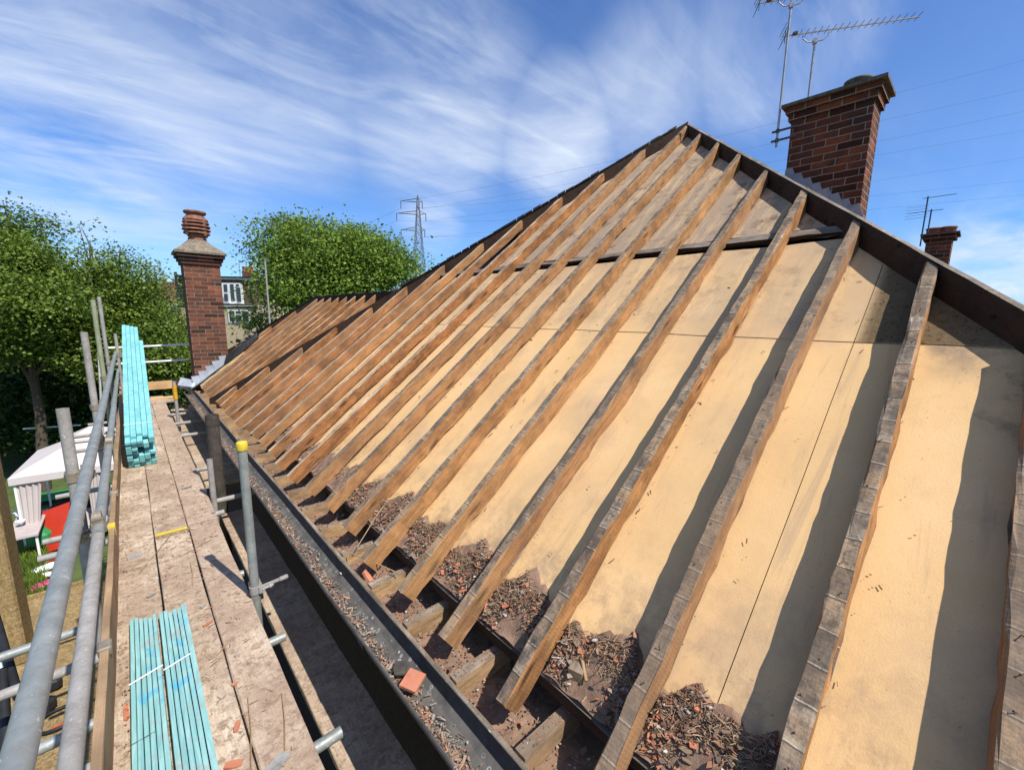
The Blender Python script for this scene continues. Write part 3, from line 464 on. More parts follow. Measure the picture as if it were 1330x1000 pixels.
# toe boards
def toeb(x,y0,y1,z0,z1,label,mat):
    mb=MB(); mb.plank(y1-y0,.032,z1-z0,ch=.004,j=.0012,seg=24); o=mb.obj('toe_board',mat,loc=(x,y0,z1),rot=(0,0,math.pi/2)); return tag(o,label,'toe board','toe boards on the scaffold edge')
toeb(-1.104,-4,1.0,ZB,-.145,'near toe board along the outer scaffold edge',M_TOE); toeb(-1.106,1.03,5.2,ZB+.01,-.14,'toe board beyond the yellow tag on the outer edge',M_TOE); toeb(-1.105,5.25,8.3,ZB,-.15,'far toe board behind the tall teal bundle',M_TOE)
mb=MB(); mb.plank(1.0,.035,.17,seg=10,ch=.003,j=.0005); o=mb.obj('toe_board',M_PINE,loc=(-1.12,8.33,-.06)); tag(o,'clean new pine toe board closing the far end of the scaffold','toe board','toe boards on the scaffold edge')
for i,(y,z) in enumerate(((7.35,ZB+.03),(6.95,ZB+.03))):
    mb=MB(); mb.plank(.78,.2,.038,seg=8,ch=.003); o=mb.obj('scaffold_board',M_PINE if i==0 else M_DECK,loc=(-1.09+.0,y+.45,z),rot=(0,0,0)); tag(o,['clean pale cross board laid at the far end of the walkway','darker cross board laid before the pale one at the far end'][i],'scaffold board','cross boards at the far end')
mb=MB(); mb.box((-1.106,.98,-.17),(.037,.07,.075)); mb.obj('board_tag',M_YEL,origin=(-1.106,.98,-.17)); tag(D.objects['board_tag'],'yellow plastic tag wrapped on the toe board joint','tag')
for nm,y in(('steel_clip',-.49),('steel_clip',1.75)):
    mb=MB(); mb.box((-1.104,y,-.155),(.048,.075,.045),ch=.006); o=mb.obj(nm,M_CLAMP,origin=(-1.104,y,-.155)); tag(o,'rusty steel clip gripping the near toe board' if y<0 else 'rusty steel clip gripping the farther toe board','clip')
# ------------------------------------------------------------------ scaffold tubes
R=.0242
def coupler(parent,p,d1,d2,sgn=1,lever=None,name='coupler'):
    """double coupler: two bands at right angles joined by a bolt block"""
    mb=MB(); p=Vector(p); d1=Vector(d1).normalized(); d2=Vector(d2).normalized(); n=d1.cross(d2).normalized()*sgn; q=p+n*.052
    mb.tube(p-d1*.024,p+d1*.024,R+.006,14); mb.tube(q-d2*.022,q+d2*.022,R+.006,14); Rm=Matrix((d1,d2,n)).transposed(); mb.box(p+n*.026,(.05,.05,.03),Rm)
    mb.box(p-d2*.0+n*.052+d1*.03,(.05,.014,.045),Rm); mb.box(p-n*.028+d2*.03,(.04,.03,.012),Rm); mb.tube(p+d2*.03-n*.03,p+d2*.095-n*.02,.008,8); mb.tube(p+d2*.07-n*.024,p+d2*.084-n*.022,.015,6); mb.tube(p+d2*.034-d1*.0,p+d2*.075,.006,8); mb.tube(p+d2*.055,p+d2*.068,.012,6); mb.tube(q+d1*.034,q+d1*.078,.006,8); mb.tube(q+d1*.05,q+d1*.064,.012,6)
    if lever: L=Vector(lever); mb.box(p+L*.5,(L.length,.018,.012),rotm(L)); mb.box(p+L,(.05,.028,.02),rotm(L),ch=.004)
    return mb.obj(name,M_CLAMP if not lever else M_GALV2,parent,origin=p)
def pole(p0,p1,mat,label,group='scaffold standards',name='scaffold_pole',r=R,hollow=False,n=20):
    mb=MB(); mb.tube(p0,p1,r,n,hollow=hollow); o=mb.obj(name,mat,origin=p0,fixn=not hollow); tag(o,label,'scaffold pole',group); return o
t1=pole((-1.10,-4.2,.59),(-1.10,7.9,.59),M_GALV,'near upper guard rail tube, thickest at the lower left corner','scaffold guard rails')
mb=MB(); mb.tube((-1.10,-.86,.59),(-1.10,-.855,.59),R+.0012,20); mb.obj('tube_joint',M_GALV2,t1,origin=(-1.1,-.86,.59))
t2=pole((-1.095,-4.2,.255),(-1.095,-.17,.255),M_GALV2,'near lower guard rail tube beside the toe board','scaffold guard rails'); t3=pole((-1.095,-.15,.262),(-1.095,8.0,.262),M_GALV,'farther lower guard rail tube beyond the joint coupler','scaffold guard rails')
coupler(t3,(-1.095,-.05,.262),(0,1,0),(-1,0,-.1),1)
coupler(t3,(-1.095,1.7,.262),(0,1,0),(-1,0,.1),1)
ps=[(-1.163,.02,.885,-3,M_GALV2,'nearest outer standard, its cut top above the guard rail'),(-1.165,2.15,1.185,-3,M_GALV2,'second outer standard with a flat dark top'),(-1.168,4.35,1.50,-3,M_GALV3,'tall outer standard green with lichen'),(-1.17,6.3,1.585,-3,M_GALV2,'tall grey standard just behind the lichen one'),(-1.07,7.9,.95,-3,M_GALV2,'short outer standard at the far end behind the teal bundle')]
for x,y,zt,zb,m,lab in ps:
    o=pole((x,y,-5.39),(x,y,zt),m,lab,hollow=True)
    coupler(o,(x,y,.53),(0,0,1),(0,1,0),-1); coupler(o,(x,y,.2),(0,0,1),(0,1,0),-1); coupler(o,(x,y,-.45),(0,0,1),(1,0,0),1)
# rake pole near the tall pair
pole((-1.30,4.9,-.6),(-1.21,6.0,1.35),M_GALV2,'thin sloping tube behind the tall standards','scaffold braces',r=.014)
# inner standards
yp=pole((-.462,-.219,-5.39),(-.462,-.219,.60),M_GALV,'inner scaffold pole with a bright yellow cap beside the gutter',hollow=False); mb=MB(); mb.lathe((-.462,-.219,.585),[(R+.004,0),(R+.0055,.004),(R+.005,.042),(R+.001,.05),(.008,.053)],20); mb.obj('cap',M_YEL,yp,origin=(-.462,-.219,.585))
coupler(yp,(-.462,-.219,-.30),(0,0,1),(1,0,0),1,lever=(.155,-.02,.02)); 
sp=MB(); sp.tube((-.345,2.07,-5.39),(-.345,2.07,.35),.056,22,hollow=True); o=sp.obj('soil_pipe',M_PIPE,origin=(-.345,2.07,-5.39),fixn=False); tag(o,'wide dark brown soil pipe with an open top beside the gutter','pipe'); mb=MB(); mb.tube((-.345,2.07,.25),(-.345,2.07,.352),.060,22,hollow=True); mb.obj('socket',M_PIPE,o,origin=(-.345,2.07,.25),fixn=False)
pole((-.44,1.66,-5.39),(-.44,1.66,.02),M_GALV2,'short grey scaffold tube tucked beside the soil pipe',hollow=True)
o=pole((-.42,5.6,-5.39),(-.42,5.6,.26),M_GALV2,'far inner pole wrapped in an amber sleeve',hollow=True); mb=MB(); mb.tube((-.42,5.6,-.03),(-.42,5.6,.2),R+.006,16); mb.obj('sleeve',M_AMB,o,origin=(-.42,5.6,-.03))
# far end guard rails
pole((-1.2,8.22,.664),(.05,8.22,.69),M_WHITE,'upper pale rail across the far end towards the chimney','far end rails',r=.02); pole((-1.2,8.22,.345),(-.0,8.22,.37),M_WHITE,'lower pale rail across the far end towards the chimney','far end rails',r=.02)
# transoms poking out both sides
for i,(y,xl,xr,z,m) in enumerate(((-.60,-1.4,-.40,-.415,M_GALV),(-1.36,-1.62,-.37,-.415,M_GALV),(-.13,-1.6,-.41,-.41,M_GALV2),(.32,-1.62,-.44,-.47,M_GALV),(1.38,-1.53,-.40,-.41,M_GALV2),(1.72,-1.54,-.1,-.42,M_GALV2),(2.80,-1.56,-.1,-.41,M_GALV2),(4.6,-1.55,-.1,-.41,M_GALV2),(5.5,-1.67,-.1,-.41,M_GALV2),(6.3,-1.5,-.1,-.41,M_GALV2),(-.78,-1.35,-.47,-.47,M_GALV2))):
    o=pole((xl,y,z-.01),(xr,y,z),m,f'cross tube under the walk boards, {ORD[[2,1,4,5,6,7,8,9,10,11,3][i]]} one counted from the camera','scaffold cross tubes','scaffold_cross_tube')
    o['category']='cross tube'
# ------------------------------------------------------------------ teal battens
def bundle(name,x0,x1,n,y0,y1,z,hh,label,over=0.,matt=None):
    loc=((x0+x1)/2,y0,z); root=empty(name,loc,label,'batten bundle','teal batten bundles'); w=(x1-x0)/n
    for i in range(n):
        mb=MB(); ya=random.uniform(-.03,.03) ; cx=-(x1-x0)/2+w*(i+.5); L=y1-y0
        vs=[]; ns=26; h=hh+random.uniform(-.003,.003)
        for q in range(ns+1):
            y=-ya-(L+ya)*q/ns+ (0); 
            for a,b in((-w/2+.0013,0),(w/2-.0013,0),(w/2-.0013,h-.002),(w/2-.003,h),(-w/2+.003,h),(-w/2+.0013,h-.002)): vs.append((cx+a+random.gauss(0,.0004),y,b+random.gauss(0,.0005)))
        mb.add(vs,[(q*6+j,q*6+6+j,q*6+6+(j+1)%6,q*6+(j+1)%6) for q in range(ns) for j in range(6)]+[tuple(range(6)),tuple(range(ns*6+5,ns*6-1,-1))]); mb.obj('batten',matt or M_TEAL,root)
    return root,w
b1,_=bundle('batten_bundle',-1.033,-.921,6,-.10,3.2,ZB+.002,.05,'near teal batten bundle on the left, tied with a white strap')
b2,_=bundle('batten_bundle',-.912,-.815,5,-.11,3.2,ZB+.002,.05,'near teal batten bundle on the right, beside the open boards')
mb=MB(); mb.box((-.803,-1.6,ZB+.027),(.020,3.2,.05)); pass
o=mb.obj('loose_batten',M_TEAL,origin=(-.803,-1.6,ZB+.027)); o.location.y=-.08-1.62; tag(o,'single loose teal batten along the right side of the near bundle','batten')
for bb,x0,x1 in((b1,-1.036,-.918),(b2,-.915,-.812)):
    for yy,sk in((-.60,.06),):
        mb=MB(); mb.box(((x0+x1)/2,yy,ZB+.055),((x1-x0)+.01,.009,.0012),Euler((0,0,.35)).to_matrix()); mb.obj('strap',M_STRAP,bb,origin=bb.location)
mb=MB(); mb.box((-1.0,-.98,ZB+.0548),(.08,.0025,.001),Euler((0,0,.12)).to_matrix()); mb.obj('cord',M_GUT,b1,origin=b1.location)
# far bundle, propped up towards the far end
P0=Vector((-.905,3.08,ZB+.01)); zt=.0; Pend=Vector((-.83,6.7,.80)); d=(Pend-P0); root=empty('batten_bundle',P0,'tall pale teal batten stack sloping up towards the trees','batten bundle','teal batten bundles'); Rm=rotm(d); 
Wb=.245; rows=12; cols=5; hh=.36
for c in range(cols):
    Lc=d.length*(1.0 if c<2 else .975 if c<4 else .80)+random.uniform(-.02,.03)
    for rr in range(rows):
        st=random.choice((0,.0,.03,.07,.12)) if rr>1 else random.uniform(0,.04); y=-( -Wb/2+Wb*(c+.5)/cols); z=hh*(rr+.5)/rows
        if c==2 and rr in(5,6,7): st+=.2
        mb=MB(); mb.box(Rm@Vector((st+(Lc-st)/2,y,z)),(Lc-st,Wb/cols-.004,hh/rows-.003),Rm); q=mb.obj('batten',M_TEAL2,root)
mb=MB(); mb.box(Rm@Vector((.35,0,hh+.002)),(.006,Wb+.01,.002),Rm); mb.obj('strap',M_STRAP,root)
mb=MB()
mb.box((-.88,7.2,ZB+.55),(.5,.07,1.06)); 
# ------------------------------------------------------------------ litter on the deck
lt=MB()
for _ in range(900):
    x=random.uniform(-.9,-.5); y=random.uniform(-2.4,4.5) 
    if x<-.79 and (y<0 or y>3): continue
    s=random.uniform(.003,.012); shard(lt,Vector((x,y,ZB+.002+(.012 if 1.05<y and x<-.68 else 0))),rrot(.12),s*random.choice((1,1,4)),s*random.uniform(.2,.7),.002)
for _ in range(160):
    shard(lt,Vector((random.uniform(-1.08,-1.04),random.uniform(-2,2.8),ZB+.012)),rrot(.15),random.uniform(.004,.016),random.uniform(.002,.008),.002)
o=struct(lt.obj('board_litter',M_LITT),'stuff'); o['label']='fine twigs and crumbs scattered over the scaffold boards'; o['category']='litter'
chips=[((897/3.325,0),0)]
cl=[(270,810,.05,.016,.4,'orange tile chip beside the near teal bundle',M_SHARD),(308,943,.055,.02,1.2,'long orange tile splinter at the bottom of the deck',M_SHARD),(303,993,.06,.03,2.6,'orange tile wedge at the bottom edge by the battens',M_SHARD),(164,925,.018,.10,.05,'bright orange tile strip between toe board and battens',M_SHARD),(305,888,.025,.015,.3,'small orange chip near a board joint',M_SHARD),(197,773,.045,.022,.5,'grey oval stone chip above the teal bundles',M_STONE),(264,787,.03,.016,.7,'small dark stone chip beside the bundle tops',M_STONE),(175,722,.085,.07,.2,'grey slate offcut lying by the toe board',M_STONE),(278,665,.035,.02,.3,'pale rubble lump by the gap below the pipe',M_STONE),(360,992,.09,.05,.4,'pale plaster lump at the bottom edge of the deck',M_STONE),(190,596,.09,.012,.4,'thin orange splinter below the far bundle',M_SHARD),(243,632,.09,.02,.2,'grey bark strip lying across the inner board',M_STONE)]
for x,y,l,w_,rz,lab,m in cl:
    p=onz(x,y,ZB+.014 if y<640 else ZB+.004); tilebit('debris_chip',p,l,w_,.007,rz,lab,'debris piece',m,.05)
for a,b,lab in(((275,700),(235,722),'brown twig slanting over the middle board'),((250,760),(247,730),'upright brown twig above the right bundle'),((366,900),(370,975),'long dry grass stem near the deck edge'),((322,905),(326,1000),'thin bent stem beside the orange splinter'),((225,690),(180,745),'thin dark twig by the slate offcut'),((296,835),(282,850),'short twig beside the teal battens')):
    P=onz(*a,ZB+.006);Q=onz(*b,ZB+.006); mb=MB(); mb.path([P,P.lerp(Q,.5)+Vector((.006,0,.004)),Q],.0022,5); tag(mb.obj('twig',M_STRAW,origin=P),lab,'twig')
# ------------------------------------------------------------------ chimneys
def stack(mb,x0,x1,y0,y1,z0,z1,mat=0): mb.box(((x0+x1)/2,(y0+y1)/2,(z0+z1)/2),(x1-x0,y1-y0,z1-z0),mat=mat)
# slim chimney at the far eaves
c1=empty('brick_chimney',(.27,7.25,-.4),'slim brick chimney with a terracotta louvre pot at the far eaves','chimney')
x0,x1,y0,y1=-.015,.55,7.0,7.5
mb=MB(); stack(mb,x0,x1,y0,y1,-.5,2.25); mb.obj('stack',M_BRICK2,c1,origin=c1.location,uv=True)
mb=MB()
for e,za,zb in((.03,2.25,2.315),(.055,2.318,2.375),(.085,2.378,2.44)): stack(mb,x0-e,x1+e,y0-e,y1+e,za,zb)
mb.obj('corbel',M_SOOT,c1,origin=c1.location,uv=True)
mb=MB(); cx,cy=(x0+x1)/2,(y0+y1)/2; e=.115; stack(mb,x0-e,x1+e,y0-e,y1+e,2.442,2.475); n=12; vs=[]
for l,(f,z) in enumerate(((1,2.475),(.82,2.54),(.6,2.62),(.42,2.69),(.33,2.73))):
    for i in range(32):
        t=2*math.pi*i/32+math.pi/4; c,s_=math.cos(t),math.sin(t); m_=max(abs(c),abs(s_)); sq=Vector((c/m_*(.2825+e)*f,s_/m_*(.25+e)*f,0)); ci=Vector((c*.4*f,s_*.38*f,0)); b=l/4; p=sq.lerp(ci,b*.8); vs.append((cx+p.x+random.uniform(-.006,.006),cy+p.y+random.uniform(-.006,.006),z+random.uniform(-.008,.008)))
mb.add(vs,[(l*32+i,l*32+(i+1)%32,l*32+32+(i+1)%32,l*32+32+i) for l in range(4) for i in range(32)]+[tuple(range(128,160))],0,False); mb.obj('cement_cap',M_CEM,c1,origin=c1.location)
mb=MB(); b=2.715; mb.lathe((cx,cy,b),[(.145,0),(.15,.03),(.135,.045),(.14,.07),(.165,.10),(.14,.12)],28)
for i in range(4): z=.115+i*.064; w_=1.0+.07*(i in(1,2)); mb.lathe((cx,cy,b),[(.13,z-.01),(.13,z+.006),(.2*w_,z-.004),(.212*w_,z+.006),(.205*w_,z+.03),(.16,z+.044),(.13,z+.047)],28)
for i in range(4):
    t=math.pi/2*i+.6; mb.box((cx+math.cos(t)*.188,cy+math.sin(t)*.188,b+.225),(.04,.05,.29),Euler((0,0,t)).to_matrix(),ch=.006)
mb.lathe((cx,cy,b),[(.13,.33),(.2,.355),(.195,.385),(.14,.445),(.13,.46),(.172,.485),(.182,.515),(.168,.53),(.13,.532),(.115,.48)],28); mb.obj('pot',M_TERRA,c1,origin=c1.location)
# stepped lead flashing on its near face
mb=MB(); zA=lambda x:x*T
for i in range(5):
    xa=-.02+i*.115; za=zA(xa)+.02; mb.prism([(xa-.02,y0-.004-.003*i,za-.05),(xa+.15,y0-.004-.003*i,za+.08),(xa+.15,y0-.004-.003*i,za+.17),(xa-.06,y0-.004-.003*i,za+.15)],(0,-1,0),.003)
mb.prism([(-.12,y0-.02,-.08),(.64,y0-.02,zA(.64)-.06),(.64,y0-.20,zA(.64)-.03),(-.12,y0-.20,-.06)],(-SA,0,CA),.006); mb.obj('lead_flashing',M_LEADB,c1,origin=c1.location)
mb=MB(); vs=[]; n=16
for i in range(n+1):
    t=i/n; x=-.06+t*1.12; big=t>.48; yb=(6.88 if big else 6.80)+.02*math.sin(t*7); 
    for j,(dy,dzz) in enumerate((((-.12,.0),(-.03,.02+.09*max(0,math.sin((t-.42)*5))),(.03,.12),(.06,.02)) if big else ((-.03,-.01),(-.01,.0),(.01,.002),(.02,-.01)))): vs.append((x,yb+dy,zA(x)+dzz+.02))
mb.add(vs,[(i*4+j,i*4+4+j,i*4+5+j,i*4+1+j) for i in range(n) for j in range(3)]); o=mb.obj('felt_flap',M_BLACK,origin=(.2,6.8,.1),fixn=False); sm=o.modifiers.new('thickness','SOLIDIFY'); sm.thickness=.006; tag(o,'curled black felt flap against the foot of the slim chimney','felt flap')
mb=MB(); 
for i in range(9): shard(mb,Vector((.72+.05*i+random.uniform(-.03,.03),7.05+random.uniform(-.1,.1),zA(.75+.05*i)+.08+random.uniform(0,.1))),rrot(.5),.16,.11,.012)
tag(mb.obj('slipped_tiles',M_CEM,origin=(.9,7.05,.8)),'small heap of grey slipped tiles beside the slim chimney','tile heap')
mb=MB(); vs=[]
for i in range(10):
    t=i/9
    for j in range(4): vs.append((.02+t*.75,6.78-.09*j,zA(.02+t*.75)-.01+random.uniform(-.01,.012)))
mb.add(vs,[(i*4+j,i*4+4+j,i*4+5+j,i*4+1+j) for i in range(9) for j in range(3)]); o=mb.obj('mortar_fillet',M_PINE,origin=(.3,6.6,.2),fixn=False); tag(o,'crumbling pale mortar fillet beside the black felt flap','mortar')
mb=MB(); mb.box((-.16,6.98,-.03),(.20,.14,.10),Euler((.2,.5,.3)).to_matrix(),ch=.02); mb.prism([(-.3,6.9,.02),(-.05,6.8,-.04),(-.02,7.1,.06),(-.22,7.2,.12)],(0,0,1),.006); tag(mb.obj('crumpled_lead',M_LEADB,origin=(-.16,6.98,-.03)),'crumpled grey lead sheet over the gutter end','lead sheet')
# big chimney behind the right hip
c2=empty('brick_chimney',(5.35,-1.6,1.6),'large red brick chimney standing behind the right hip, carrying two aerials','chimney')
X0,X1,Y0_,Y1_=5.1,5.50,-1.965,-1.215
mb=MB(); stack(mb,X0,X1,Y0_,Y1_,1.6,3.66); mb.obj('stack',M_BRICK,c2,origin=c2.location,uv=True)
mb=MB()
for e,za,zb in((.028,3.66,3.732),(.055,3.735,3.80)): stack(mb,X0-e,X1+e,Y0_-e,Y1_+e,za,zb)
mb.obj('corbel',M_BRICK,c2,origin=c2.location,uv=True)
mb=MB(); e=.095; stack(mb,X0-e,X1+e,Y0_-e,Y1_+e,3.803,3.835); vs=[]; 
for l,(f,z) in enumerate(((.99,3.835),(.6,3.865),(.3,3.90))):
    for sx,sy in((-1,-1),(1,-1),(1,1),(-1,1)): vs.append((5.3+sx*(.2+e)*f,-1.59+sy*(.375+e)*(1-(1-f)*.6),z))
mb.add(vs,[(l*4+i,l*4+(i+1)%4,l*4+4+(i+1)%4,l*4+4+i) for l in range(2) for i in range(4)]+[(8,9,10,11)]); mb.obj('cement_cap',M_CEMD,c2,origin=c2.location)
mb=MB(); mb.lathe((5.24,-1.78,3.86),[(.115,-.04),(.118,.045),(.13,.052),(.13,.075),(.10,.078),(.09,.03)],28); mb.obj('pot',M_CEMD,c2,origin=c2.location)
mb=MB(); mb.lathe((5.33,-1.42,3.86),[(.12,0),(.12,.035),(.03,.05)],24); mb.obj('capped_flue',M_CEM,c2,origin=c2.location)
zC=lambda y:T*(y+4.85)/KR
mb=MB()
for i in range(8):
    y=-1.225-i*.096; z=zC(y)+.13; mb.prism([(X0-.004,y+.02,z+.02),(X0-.004,y+.015,z+.20),(X0-.004,y-.055,z+.215),(X0-.004,y-.115,z+.07),(X0-.004,y-.105,z-.02)],(-1,0,0),.005+.006*(i%2))
mb.prism([(X0-.012,-1.15,zC(-1.15)+.13),(X0-.012,-2.0,zC(-2.0)+.13),(X0-.14,-2.0,zC(-2.0)+.03),(X0-.14,-1.15,zC(-1.15)+.03)],(0,0,1),.006); mb.obj('lead_flashing',M_LEAD,c2,origin=c2.location)
# aerials
def onx(x,y,X): d=at(x,y,1)-CAM; return CAM+d*((X-CAM.x)/d.x)
def aerial(name,mast0,mast1,zb,A0,A1,n,label,m1,m2,cradle,refl=True):
    P=Vector(mast0);Q=Vector(mast1); root=empty(name,P,label,'aerial'); mb=MB(); mb.tube(P,Q,.0125,10); mb.obj('mast',m1,root,origin=P)
    a=Vector(A0);b=Vector(A1); d=(b-a).normalized(); up=Vector((0,0,1)); sd=d.cross(up).normalized(); mb=MB(); mb.box((a+b)/2,((b-a).length,.012,.012),rotm(d)); mb.obj('boom',m1,root,origin=P)
    for i in range(n):
        c=a.lerp(b,.09+.9*i/(n-1)); mb=MB(); mb.tube(c-sd*.075+up*.006,c+sd*.075+up*.006,.0028,6); mb.obj('element',m2,root,origin=P)
    mb=MB(); c=a+d*.03
    for k in range(5): z=(k-2)*.033; mb.tube(c+up*z-sd*.13-d*abs(z)*.4,c+up*z+sd*.13-d*abs(z)*.4,.003,6)
    mb.tube(c-up*.075,c+up*.075,.004,6); mb.obj('reflector',m2,root,origin=P)
    mb=MB(); mb.box(a+d*.13+up*.012,(.05,.045,.03),rotm(d),ch=.005); mb.obj('feed_box',m2,root,origin=P)
    t=Vector(cradle); w=.13; mb=MB(); mb.path([t-d*w+up*.045,t-d*w*.95+up*.01,t-d*w*.6-up*.03,t-up*.038,t+d*w*.6-up*.03,t+d*w*.95+up*.01,t+d*w+up*.045],.006,8); mb.box(t-up*.035,(.04,.04,.05),rotm(d)); mb.obj('cradle',m1,root,origin=P); return root
mt=onx(1059,50,5.3); za=mt.z; mtb=Vector((mt.x,mt.y,3.6))
B0=onz(1016,48,za+.04);B1=onz(1195,22,za+.04); pass
aerial('tv_aerial',mtb,(mt.x,mt.y,za),za,B0,B1,19,'long aerial pointing right on the short mast above the big chimney',M_MAST,M_MASTD,(mt.x,mt.y,za))
mx=5.02; m1b=Vector((5.00,-1.19,3.0)); m1t=at(1029,-30,4.55); top=Vector((m1b.x+.0,m1b.y+.0,4.72)); zz=onx(1027,6,5.09).z
b0=onz(960,14,zz);b1=onz(1062,-2,zz); m_=onz(1028,3,zz); dd=(b1-b0).normalized(); mtop=Vector((m_.x,m_.y,zz)); b0=mtop-dd*.36+Vector((0,0,.04)); b1=mtop+dd*.75+Vector((0,0,.04))
r1=aerial('tv_aerial',Vector((mtop.x,mtop.y,onx(1015,191,5.09).z)),(mtop.x,mtop.y,zz-.0),zz,b0,b1,16,'aerial on the tall mast cropped by the top of the photo',M_MAST,M_MASTD,mtop)
mb=MB()
for py in (170,182): z=onx(1018,py,5.09).z; mb.box((mtop.x,(mtop.y-1.235)/2,z),(.018,abs(mtop.y+1.235)+.12,.02)); mb.tube((mtop.x,mtop.y,z-.02),(mtop.x,mtop.y,z+.02),.02,8)
mb.obj('wall_bracket',M_MASTD,r1,origin=r1.location)
# small far chimney
CH=at(1222,318,14.); c3=empty('brick_chimney',(CH.x,CH.y,2.),'small dark brick chimney beyond the right hip against the sky','chimney')
Xc=11.; pa=onx(1198,310,Xc);pb=onx(1240,310,Xc); pt=onx(1220,301,Xc).z
mb=MB(); stack(mb,Xc,Xc+.45,pb.y+.03,pa.y-.06,0.,pt-.14); mb.obj('stack',M_BRICK,c3,origin=c3.location,uv=True)
mb=MB(); stack(mb,Xc-.05,Xc+.5,pb.y-.02,pa.y-.01,pt-.14,pt-.07); stack(mb,Xc-.09,Xc+.54,pb.y-.06,pa.y+.03,pt-.068,pt-.03); mb.obj('corbel',M_BRICK,c3,origin=c3.location,uv=True)
for q in(.27,.68): mb=MB(); mb.lathe((Xc+.2,pb.y+(pa.y-pb.y)*q,pt-.03),[(.12,0),(.12,.10),(.135,.105),(.13,.13),(.1,.13)],16); mb.obj('pot',M_TERRA,c3,origin=c3.location)
for i,(px,py0,py1,e0,e1,ey,lab) in enumerate(((1195,320,256,1200,1242,254,'thin far mast with a long faint aerial left of the small chimney'),(1205,302,272,1180,1224,278,'far mast with a dense aerial beside the small chimney'))):
    p0=onx(px,py0,Xc-.1);p1=onx(px+4,py1,Xc-.1); p1=Vector((p0.x,p0.y,p1.z)); rt=empty('tv_aerial',p0,lab,'aerial'); mb=MB(); mb.tube(p0,p1,.012,6); mb.obj('mast',M_MASTD,rt,origin=p0)
    q0=onx(e0,ey,Xc-.1);q1=onx(e1,ey,Xc-.1); q0.z=q1.z=p1.z-.03; mb=MB(); mb.tube(q0,q1,.006,5); mb.obj('boom',M_MASTD,rt,origin=p0); mb=MB()
    for k in range(12): c=q0.lerp(q1,k/11); mb.tube(c+Vector((-.12,0,-.02)),c+Vector((.12,0,.02)),.003,4)
    if i: 
        for k in range(5): mb.tube(q0+Vector((0,.05,(k-2)*.055)),q0+Vector((0,-.28,(k-2)*.05)),.003,4)
    mb.obj('element',M_MASTD,rt,origin=p0)
# ------------------------------------------------------------------ pylon and wires
PD=235.; pb=at(545,372,PD); base=Vector((pb.x,pb.y,-5.4)); top=at(539,259,PD); hT=top.z; py=empty('electricity_pylon',base,'grey lattice electricity pylon rising behind the round tree','pylon')
dw=Vector((Rv0.x,Rv0.y,0)).normalized(); dn=Vector((-dw.y,dw.x,0)); axis=Vector((pb.x,pb.y,0))
def wd(z): t=(z+5.4)/(hT+5.4); return 4.2*(1-t)**1.1+.9*(1-t*.6) if t<1 else .2
mb=MB(); nz=16; zs=[-5.4+(hT+5.4)*(1-(1-i/nz)**1.0) for i in range(nz+1)]
for a in range(nz):
    w0,w1=wd(zs[a]),wd(zs[a+1]) if a<nz-1 else .15
    cs=[(-1,-1),(1,-1),(1,1),(-1,1)]
    P=[axis+dw*sx*w0+dn*sy*w0+Vector((0,0,zs[a])) for sx,sy in cs]; Q=[axis+dw*sx*w1+dn*sy*w1+Vector((0,0,zs[a+1])) for sx,sy in cs]
    for i in range(4):
        j=(i+1)%4; mb.tube(P[i],Q[i],.17,4); mb.tube(P[i],Q[j],.10,4); mb.tube(P[j],Q[i],.10,4); mb.tube(Q[i],Q[j],.08,4)
mb.obj('tower',M_PYL,py,origin=base)
tips=[]
for zpix,lx,rx in((266,525,552),(281,519,556),(301,524,554)):
    zc=at(540,zpix,PD).z; mb=MB(); ins=MB()
    for px in(lx,rx):
        e=at(px,zpix,PD); s=(e-axis).dot(dw); tip=axis+dw*s+Vector((0,0,zc)); w0=wd(zc)
        for sy in(-1,1):
            mb.tube(axis+dw*math.copysign(w0*.9,s)+dn*sy*w0+Vector((0,0,zc-.5)),tip,.13,4); mb.tube(axis+dw*math.copysign(w0*.9,s)+dn*sy*w0+Vector((0,0,zc+1.3)),tip,.12,4)
        ins.tube(tip,tip-Vector((0,0,3.9)),.24,6); tips.append(tip-Vector((0,0,3.9)))
    mb.obj('cross_arm',M_PYL,py,origin=base); ins.obj('insulator',M_PYL,py,origin=base)
def wire(P,ptsy,label,r=.028):
    # P start at pylon; ptsy = bearings (x,y) further along; plan direction fixed, height fitted (sag)
    P=Vector(P); E=at(1330,ptsy[1],105.); pl=Vector((E.x-P.x,E.y-P.y,0)); mid=ptsy[0]
    best=min((abs(((CAM-at(700,300,1)).x*0)+proj((P+pl*t))[0]-700),t) for t in [i/200 for i in range(1,200)])[1]
    q=P+pl*best; dep=(Vector((q.x,q.y,0))-CAM).dot(Vector((Fv.x,Fv.y,0)).normalized()); 
    d=at(700,mid,1)-CAM; k=math.hypot(q.x-CAM.x,q.y-CAM.y)/math.hypot(d.x,d.y); zm=CAM.z+d.z*k; zE=E.z; z0=P.z
    # quadratic through t=0,best,1
    a=((zm-z0)/best-(zE-z0))/(best-1); b=zE-z0-a; mb=MB(); pts=[Vector((P.x+pl.x*t,P.y+pl.y*t,z0+b*t+a*t*t)) for t in [i/40 for i in range(0,54)]]
    mb.path(pts,r,5,rs=[max(.012,r*((p-CAM).dot(Fv)/170)) for p in pts]); o=mb.obj('power_line',M_PYL,origin=P); tag(o,label,'power line','overhead power lines'); return o
def proj(p):
    d=Vector(p)-CAM; z=d.dot(Fv); return (665+FPX*d.dot(Rv)/z,500-FPX*d.dot(Uv)/z)
wy=[(229.5,79),(246,117),(257.5,145),(269,170),(284,205),(296,235),(304,253)]
starts=[top]+[tips[i] for i in(1,0,3,2,5,4)]
